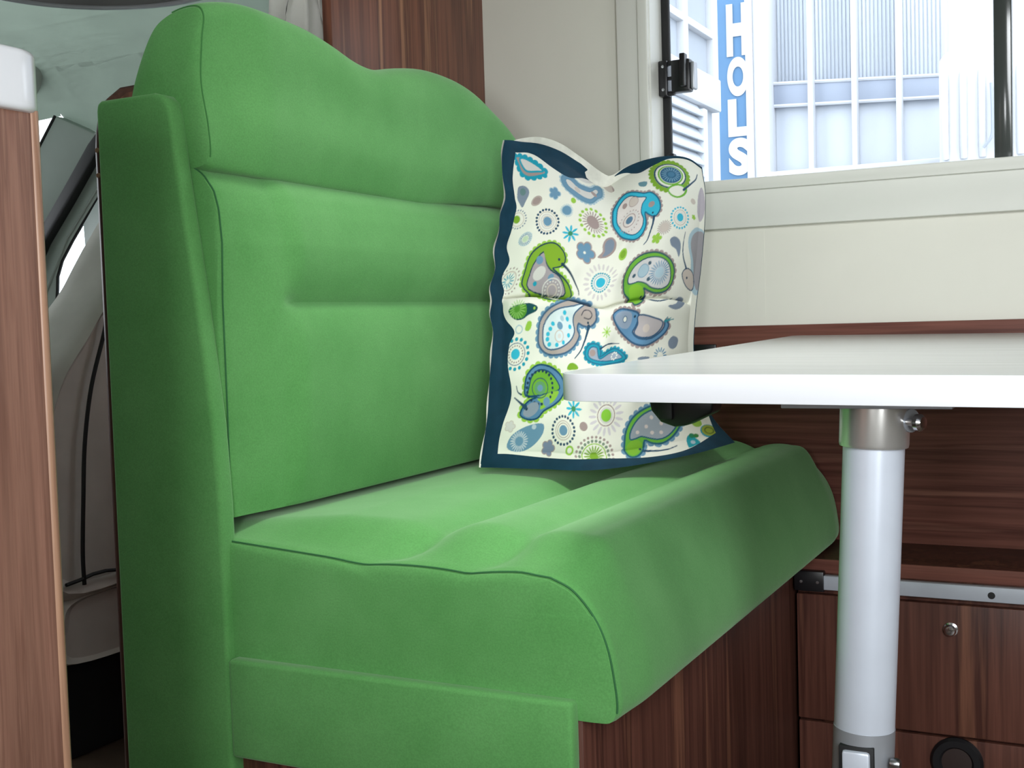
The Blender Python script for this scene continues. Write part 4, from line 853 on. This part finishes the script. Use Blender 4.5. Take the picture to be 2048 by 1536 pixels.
def paint_print(X, Y):
    """flat fabric print, X and Y in millimetres on the cloth"""
    cream = np.array(lin((228, 229, 216))[:3])
    col = np.tile(cream, (X.size, 1))
    cols = [np.array(lin(c)[:3]) for c in PRINT_COLOURS]
    AA = 0.7

    def put(mask_idx, a, c):
        a = np.clip(a, 0, 1)[:, None]
        col[mask_idx] = col[mask_idx] * (1 - a) + cols[c] * a

    for m in PRINT:
        k = m[0]
        if k in 'PLOS':
            pts = m[1]
            if k in 'POS':
                pts = [tuple(p) for p in catmull(pts, 3, True)]
            elif len(pts) > 2:
                pts = [tuple(p) for p in catmull(pts, 3)]
            xs = [p[0] for p in pts]
            ys = [p[1] for p in pts]
            pad = 8
            idx = np.nonzero((X > min(xs) - pad) & (X < max(xs) + pad) & (Y > min(ys) - pad) & (Y < max(ys) + pad))[0]
            x, y = X[idx], Y[idx]
            if k == 'S':
                # scallops: discs spaced along the outline
                P_ = np.array(pts + [pts[0]])
                seg = np.hypot(*(P_[1:] - P_[:-1]).T)
                cum = np.concatenate([[0], np.cumsum(seg)])
                n = max(6, int(cum[-1] / (m[2] * 1.75)))
                d = np.full(x.shape, 1e9)
                for u_ in np.arange(n) / n * cum[-1]:
                    d = np.minimum(d, np.hypot(x - np.interp(u_, cum, P_[:, 0]), y - np.interp(u_, cum, P_[:, 1])))
                put(idx, (m[2] - d) / AA + 0.5, m[3])
                continue
            d, al = seg_dist(x, y, pts, k != 'L')
            if k == 'P':
                sd = np.where(inside(x, y, pts), -d, d)
                put(idx, -sd / AA + 0.5, m[2])
            elif k == 'O':
                put(idx, (m[2] / 2 - d) / AA + 0.5, m[3])
            else:
                w_ = (m[2] + (m[3] - m[2]) * np.sqrt(al)) / 2
                put(idx, (w_ - d) / AA + 0.5, m[4])
        else:
            cx, cy = m[1], m[2]
            R_ = m[3] + (m[5] if k == 'D' else m[4] if k in 'RT' else 0) + 2
            idx = np.nonzero((np.abs(X - cx) < R_) & (np.abs(Y - cy) < R_))[0]
            dx, dy = X[idx] - cx, Y[idx] - cy
            rr = np.hypot(dx, dy)
            an = np.arctan2(dy, dx)
            if k == 'C':
                put(idx, (m[3] - rr) / AA + 0.5, m[4])
            elif k == 'R':
                put(idx, (m[4] / 2 - np.abs(rr - m[3])) / AA + 0.5, m[5])
            elif k == 'D':
                st = 2 * math.pi / m[4]
                a = (an + st / 2) % st - st / 2
                put(idx, (m[5] - np.hypot(rr * np.cos(a) - m[3], rr * np.sin(a))) / AA + 0.5, m[6])
            elif k == 'T':
                st = 2 * math.pi / m[5]
                a = (an + st / 2) % st - st / 2
                r0, r1 = m[3], m[4]
                mid, half = (r0 + r1) / 2, (r1 - r0) / 2
                w_ = m[6] / 2 * np.sqrt(np.clip(1 - ((rr - mid) / half) ** 2, 0, 1))
                put(idx, np.where((rr > r0) & (rr < r1), (w_ - np.abs(rr * np.sin(a))) / AA + 0.5, 0), m[7])
    return col


def grid_mesh(name, V, nu, nv, extra_v=None, extra_f=None, flip=False):
    f = []
    for j in range(nv - 1):
        b = j * nu
        for i in range(nu - 1):
            q = (b + i, b + i + 1, b + nu + i + 1, b + nu + i)
            f.append(q[::-1] if flip else q)
    me = bpy.data.meshes.new(name)
    me.from_pydata(V.tolist(), [], f)
    me.update()
    return me


def cloth_mat(name, attr=None, rgb=None):
    m, nt, b = mat_base(name, 0.85, 0, 0.2)
    v = coords(nt, (1, 1, 1))
    g = noise(nt, v, 700, 2)
    if attr:
        a = N(nt, 'ShaderNodeVertexColor', layer_name=attr)
        src = a.outputs['Color']
    else:
        f = noise(nt, v, 30, 3)
        c = lin(rgb)
        src = ramp(nt, f, [(0.3, tuple(x * 0.85 for x in c[:3]) + (1,)), (0.7, tuple(x * 1.15 for x in c[:3]) + (1,))])
    nt.links.new(src, b.inputs['Base Color'])
    bump(nt, b, g, 0.2, 0.0005)
    return m


pil = empty('throw_pillow', (-0.74, 1.75, 0.58))
tag(pil, 'white throw pillow with bird and flower print and dark teal border', 'pillow')
NU, NV = 350, 450
p_, q_ = np.meshgrid(np.linspace(0, 1, NU), np.linspace(0, 1, NV))
s_, t_ = panel_st(p_, q_)
V = pillow_surf(s_, t_).reshape(-1, 3)
me = grid_mesh('front_cover', V, NU, NV)
colr = paint_print((s_ * 430.0).ravel(), ((1 - t_) * 545.0).ravel())
at = me.color_attributes.new('print', 'FLOAT_COLOR', 'POINT')
at.data.foreach_set('color', np.concatenate([colr, np.ones((len(colr), 1))], 1).astype(np.float32).ravel())
link('front_cover', me, cloth_mat('printed_cotton', attr='print'), pil, 180)

# border: ring between the printed panel and the pillow's edge
def ring_param(n):
    k = np.linspace(0, 1, n, endpoint=False)
    z, o = np.zeros(n), np.ones(n)
    P2 = np.concatenate([k, o, 1 - k, z])
    Q2 = np.concatenate([z, k, o, 1 - k])
    return P2, Q2
rp, rq = ring_param(160)
si, ti = panel_st(rp, rq)
rows = []
for a in np.linspace(0, 1, 9):
    rows.append(pillow_surf(si * (1 - a) + rp * a, ti * (1 - a) + rq * a) + PN * 0.0012 * math.sin(math.pi * a))
n = len(rp)
V = np.concatenate(rows)
f = [(r * n + i, (r + 1) * n + i, (r + 1) * n + (i + 1) % n, r * n + (i + 1) % n) for r in range(8) for i in range(n)]
me = bpy.data.meshes.new('border')
me.from_pydata(V.tolist(), [], f)
me.update()
link('border', me, cloth_mat('dark_teal_cotton', rgb=(18, 54, 72)), pil, 180)
# back of the cover, a touch larger so that it peeps out along the edge
gs, gt = np.meshgrid(np.linspace(0, 1, 60), np.linspace(0, 1, 70))
V = pillow_surf(gs, gt, -1.0)
edge_d = np.minimum(np.minimum(gs, 1 - gs), np.minimum(gt, 1 - gt))
V = V - PN * (0.0060 * np.clip(edge_d / 0.012, 0, 1))[..., None]
V[..., 0] -= 0.003 * np.exp(-gs / 0.02) * (0.5 + 0.5 * np.sin(gt * 40))
V[..., 2] += 0.013 * np.exp(-(1 - gt) / 0.03) * np.clip(np.sin(np.clip((gs - 0.06) / 0.46, 0, 1) * math.pi), 0, 1) ** 0.7
me = grid_mesh('back_cover', V.reshape(-1, 3), 60, 70, flip=True)
link('back_cover', me, cloth_mat('cream_cotton', rgb=(224, 224, 212)), pil, 180)

# ================================================================== LOW CABINET UNDER THE TABLE
cab = empty('storage_cabinet', (0.2, 2.08, 0.0))
tag(cab, 'low dark wood storage cabinet along the wall under the white table', 'cabinet')
CY = 1.990
box('body', -0.488, 1.2, CY + 0.004, 2.184, 0.0, 0.384, M['wood_dark_z'], cab, 0.002)
box('top_rail', -0.4885, 1.2, CY - 0.002, CY + 0.006, 0.363, 0.386, M['wood_dark_x'], cab, 0.001)
fl = box('flap_door', -0.487, 0.15, CY - 0.010, CY + 0.006, 0.117, 0.328, M['wood_dark_z'], cab, 0.002)
lathe('knob', [(0.011, 0), (0.011, 0.003), (0.008, 0.004), (0.0095, 0.010), (0.007, 0.014), (0, 0.0155)], (-0.243, CY - 0.010, 0.289), (0, -1, 0), M['chrome'], fl, 28)
box('plinth_panel', -0.487, 1.2, CY - 0.008, CY + 0.006, 0.0, 0.112, M['wood_dark_z'], cab, 0.002)
vt = lathe('vent_ring', [(0.022, 0), (0.022, 0.004), (0.026, 0.009), (0.036, 0.009), (0.040, 0.004), (0.040, 0)], (-0.236, CY - 0.008, 0.075), (0, -1, 0), M['black_plastic'], cab, 40)
lathe('vent_cap', [(0.024, 0.0), (0.024, 0.005), (0.0, 0.006)], (-0.236, CY - 0.008, 0.075), (0, -1, 0), plain('dark_brown_cap', (44, 30, 27), 0.5), vt, 32)
rail = box('table_rail', -0.441, 1.0, CY - 0.016, CY - 0.001, 0.3375, 0.3615, M['alu'], cab, 0.002)
lathe('rail_hole', [(0.0055, 0), (0.0055, 0.0006), (0, 0.0008)], (-0.182, CY - 0.0158, 0.3485), (0, -1, 0), M['rubber'], rail, 20)
eb = box('end_bracket', -0.489, -0.440, CY - 0.018, CY - 0.001, 0.334, 0.368, M['black_plastic'], cab, 0.002)
for x in (-0.477, -0.450):
    lathe('screw', [(0.003, 0), (0.0025, 0.001), (0, 0.0012)], (x, CY - 0.018, 0.350), (0, -1, 0), M['screw'], eb, 12)

# ================================================================== KITCHEN COUNTER END, CLOSE TO THE CAMERA
kc = empty('kitchen_counter', (-0.9, 0.3, 0.0))
tag(kc, 'kitchen counter end with walnut panel and white rounded worktop edge', 'counter')
body = prism('end_panel', rounded(-1.13, -0.6635, -0.34, 0.596, (0.004, 0.004, 0.006, 0.004)), 2, 0.0, 0.953, M['wood_light_z'], kc)
tube('edge_strip', [(-0.6655, 0.5945, 0.0), (-0.6655, 0.5945, 0.952)], 0.004, M['wood_edge'], kc, sides=10)
prism('worktop', rounded(-1.15, -0.6555, -0.345, 0.607, (0.02, 0.02, 0.030, 0.03), 10), 2, 0.950, 0.9915, M['white_gloss'], kc, 0.004, 3)

# ================================================================== OUTSIDE THE WINDOW
def ext(name, rgb, rough=0.7, var=0.03):
    return plain(name, rgb, rough, var=var, vscale=3)
M['ext_white'] = ext('white_render', (196, 198, 202))
M['ext_pale'] = ext('pale_blue_board', (192, 197, 204))
M['ext_band'] = ext('grey_blue_lintel', (150, 158, 172))
M['ext_blind'] = ext('ribbed_pale_blind', (188, 194, 202))
M['ext_grey'] = ext('weathered_grey_board', (154, 160, 168))
tag(box('ground', -12, 12, 2.6, 16, -0.7, -0.6, ext('pale_paving', (150, 150, 148), 0.9)), kind='structure')

FY = 8.0
shop = empty('shop_front', (-1.5, FY, -0.6))
tag(shop, 'pale shop front with white mullions and grey lintel seen outside the window', 'building')
box('wall', -2.9, 3.5, FY + 0.25, FY + 0.6, -0.6, 4.6, M['ext_white'], shop)
box('pillar', -2.27, -2.075, FY - 0.06, FY + 0.26, -0.6, 4.6, M['ext_white'], shop, 0.01)
pw = box('lower_board', -2.075, -0.99, FY + 0.10, FY + 0.25, -0.6, 2.20, M['ext_pale'], shop, 0.005)
# the lintel falls a little towards the right
lint = prism('lintel', [(-2.075, 2.17), (-0.99, 2.115), (-0.99, 2.247), (-2.075, 2.315)], 1, FY + 0.06, FY + 0.25, M['ext_band'], shop, 0.004)
tube('lintel_bead', [(-2.075, FY + 0.06, 2.317), (-0.99, FY + 0.06, 2.249)], 0.012, M['ext_white'], lint, sides=6)
tube('lintel_bead', [(-2.075, FY + 0.06, 2.168), (-0.99, FY + 0.06, 2.113)], 0.012, M['ext_white'], lint, sides=6)
x = -2.06
slat0 = None
while x < -1.0:
    if slat0 is None:
        slat0 = box('blind_slat', -0.009, 0.009, 0, 0.012, 2.28, 4.2, M['ext_blind'], shop, 0.003)
        me_s = slat0.data
        slat0.location = (x, FY + 0.160, 0)
    else:
        o = slat0.copy()
        COL.objects.link(o)
        o.location = (x, FY + 0.160, 0)
    x += 0.0255
box('blind_back', -2.075, -0.99, FY + 0.17, FY + 0.25, 2.2, 4.2, M['ext_pale'], shop)
for mx in (-1.817, -1.536, -1.259):
    box('mullion', mx - 0.017, mx + 0.017, FY - 0.01, FY + 0.08, -0.6, 4.4, M['ext_white'], shop, 0.004)
box('sill', -2.1, -0.97, FY - 0.08, FY + 0.2, 1.66, 1.72, M['ext_white'], shop, 0.01)

# ribbed white tank to the right
tank = empty('ribbed_tank', (-0.55, 7.3, -0.6))
tag(tank, 'white ribbed plastic tank outside behind the right of the window', 'tank')
tb = box('shell', -0.90, 0.55, 7.0, 7.8, -0.6, 2.2, M['ext_white'], tank, 0.08, 4)
for k in range(14):
    xx = -0.86 + k * 0.095
    r0 = tube('rib', [(xx, 7.0, 1.60), (xx, 6.985, 1.66), (xx, 6.985, 2.02), (xx, 7.0, 2.06)], 0.020, M['ext_white'], tank, sides=8)
tube('hose', [tuple(p) for p in catmull([(-0.62, 6.95, 1.98), (-0.615, 6.95, 1.80), (-0.62, 6.95, 1.70), (-0.66, 6.95, 1.64)], 6)], 0.008, M['ext_grey'], tank, sides=6)

# neighbouring building on the left, its side turned to the street
hs = empty('neighbour_building', (-2.2, 6.0, -0.6))
tag(hs, 'grey and white building side with paned window and louvred shutter outside', 'building')
HX = -2.0
box('wall', HX - 0.5, HX - 0.06, 4.2, 6.62, -0.6, 4.4, M['ext_white'], hs)
box('floor_band', HX - 0.08, HX, 4.2, 6.62, 1.92, 2.10, M['ext_white'], hs, 0.01)
wn = box('window_board', HX - 0.07, HX - 0.05, 4.6, 6.60, 2.10, 2.9, M['ext_grey'], hs)
for yy in (5.20, 5.70, 6.06, 6.56):
    box('glazing_bar', HX - 0.055, HX - 0.01, yy - 0.035, yy + 0.035, 2.09, 2.9, M['ext_white'], wn, 0.005)
for zz in (2.33, 2.62):
    box('glazing_bar', HX - 0.055, HX - 0.012, 4.6, 6.60, zz - 0.02, zz + 0.02, M['ext_white'], wn, 0.005)
sh = box('shutter', HX - 0.07, HX - 0.045, 5.0, 6.58, 0.6, 1.92, M['ext_grey'], hs)
l0 = None
for k in range(15):
    zz = 0.98 + 0.065 * k
    if l0 is None:
        l0 = prism('louvre', [(HX - 0.05, -0.025), (HX - 0.005, -0.035), (HX - 0.002, -0.028), (HX - 0.04, 0.028), (HX - 0.05, 0.028)], 1, 5.72, 6.30, M['ext_pale'], sh)
        l0.location = (0, 0, zz)
    else:
        o = l0.copy()
        COL.objects.link(o)
        o.location = (0, 0, zz)
box('shutter_stile', HX - 0.05, HX, 5.62, 5.72, 0.6, 1.9, M['ext_white'], sh, 0.005)
box('shutter_stile', HX - 0.05, HX, 6.30, 6.36, 0.6, 1.9, M['ext_pale'], sh, 0.005)

# blue banner with upright white lettering
BYY = 7.2
ban = empty('street_banner', (-2.09, BYY, -0.6))
tag(ban, 'tall blue street banner with white upright letters outside the window', 'banner')
sc = BYY / 8.0
box('cloth', -2.435 * sc, -2.20 * sc, BYY, BYY + 0.012, 0.5, 3.2, plain('blue_banner_cloth', (86, 124, 160), 0.7, var=0.06, vscale=3), ban, 0.003)
box('hem', -2.245 * sc, -2.198 * sc, BYY - 0.010, BYY + 0.013, 0.5, 3.2, M['ext_white'], ban, 0.003)
lathe('pole', [(0.018, -0.6), (0.018, 3.3), (0, 3.31)], (-2.205 * sc + 0.02, BYY + 0.02, 0.0), (0, 0, 1), M['ext_white'], ban, 16)
def zof(py):
    return 0.8 + ((2.906 - 0.8) + (1.735 - 2.906) * py / 350.0) * sc
for ch, p0, p1 in (('H', 12, 116), ('O', 118, 196), ('L', 201, 276), ('S', 279, 354)):
    cu_ = bpy.data.curves.new('letter', 'FONT')
    cu_.body = ch
    cu_.extrude = 0.004
    cu_.offset = 0.055
    tmp = bpy.data.objects.new('letter_tmp', cu_)
    COL.objects.link(tmp)
    dg = bpy.context.evaluated_depsgraph_get()
    me = bpy.data.meshes.new_from_object(tmp.evaluated_get(dg))
    bpy.data.objects.remove(tmp)
    co = np.array([v.co[:] for v in me.vertices])
    mn, mx_ = co.min(0), co.max(0)
    z1, z0 = zof(p0), zof(p1)
    x0, x1 = -2.372 * sc, -2.225 * sc
    for v in me.vertices:
        a = (v.co.x - mn[0]) / (mx_[0] - mn[0])
        b = (v.co.y - mn[1]) / (mx_[1] - mn[1])
        v.co = (x0 + (x1 - x0) * a, BYY - 0.003 - 0.004 * (v.co.z > 0), z0 + (z1 - z0) * b)
    me.materials.clear()
    link('letter', me, M['ext_white'], ban)
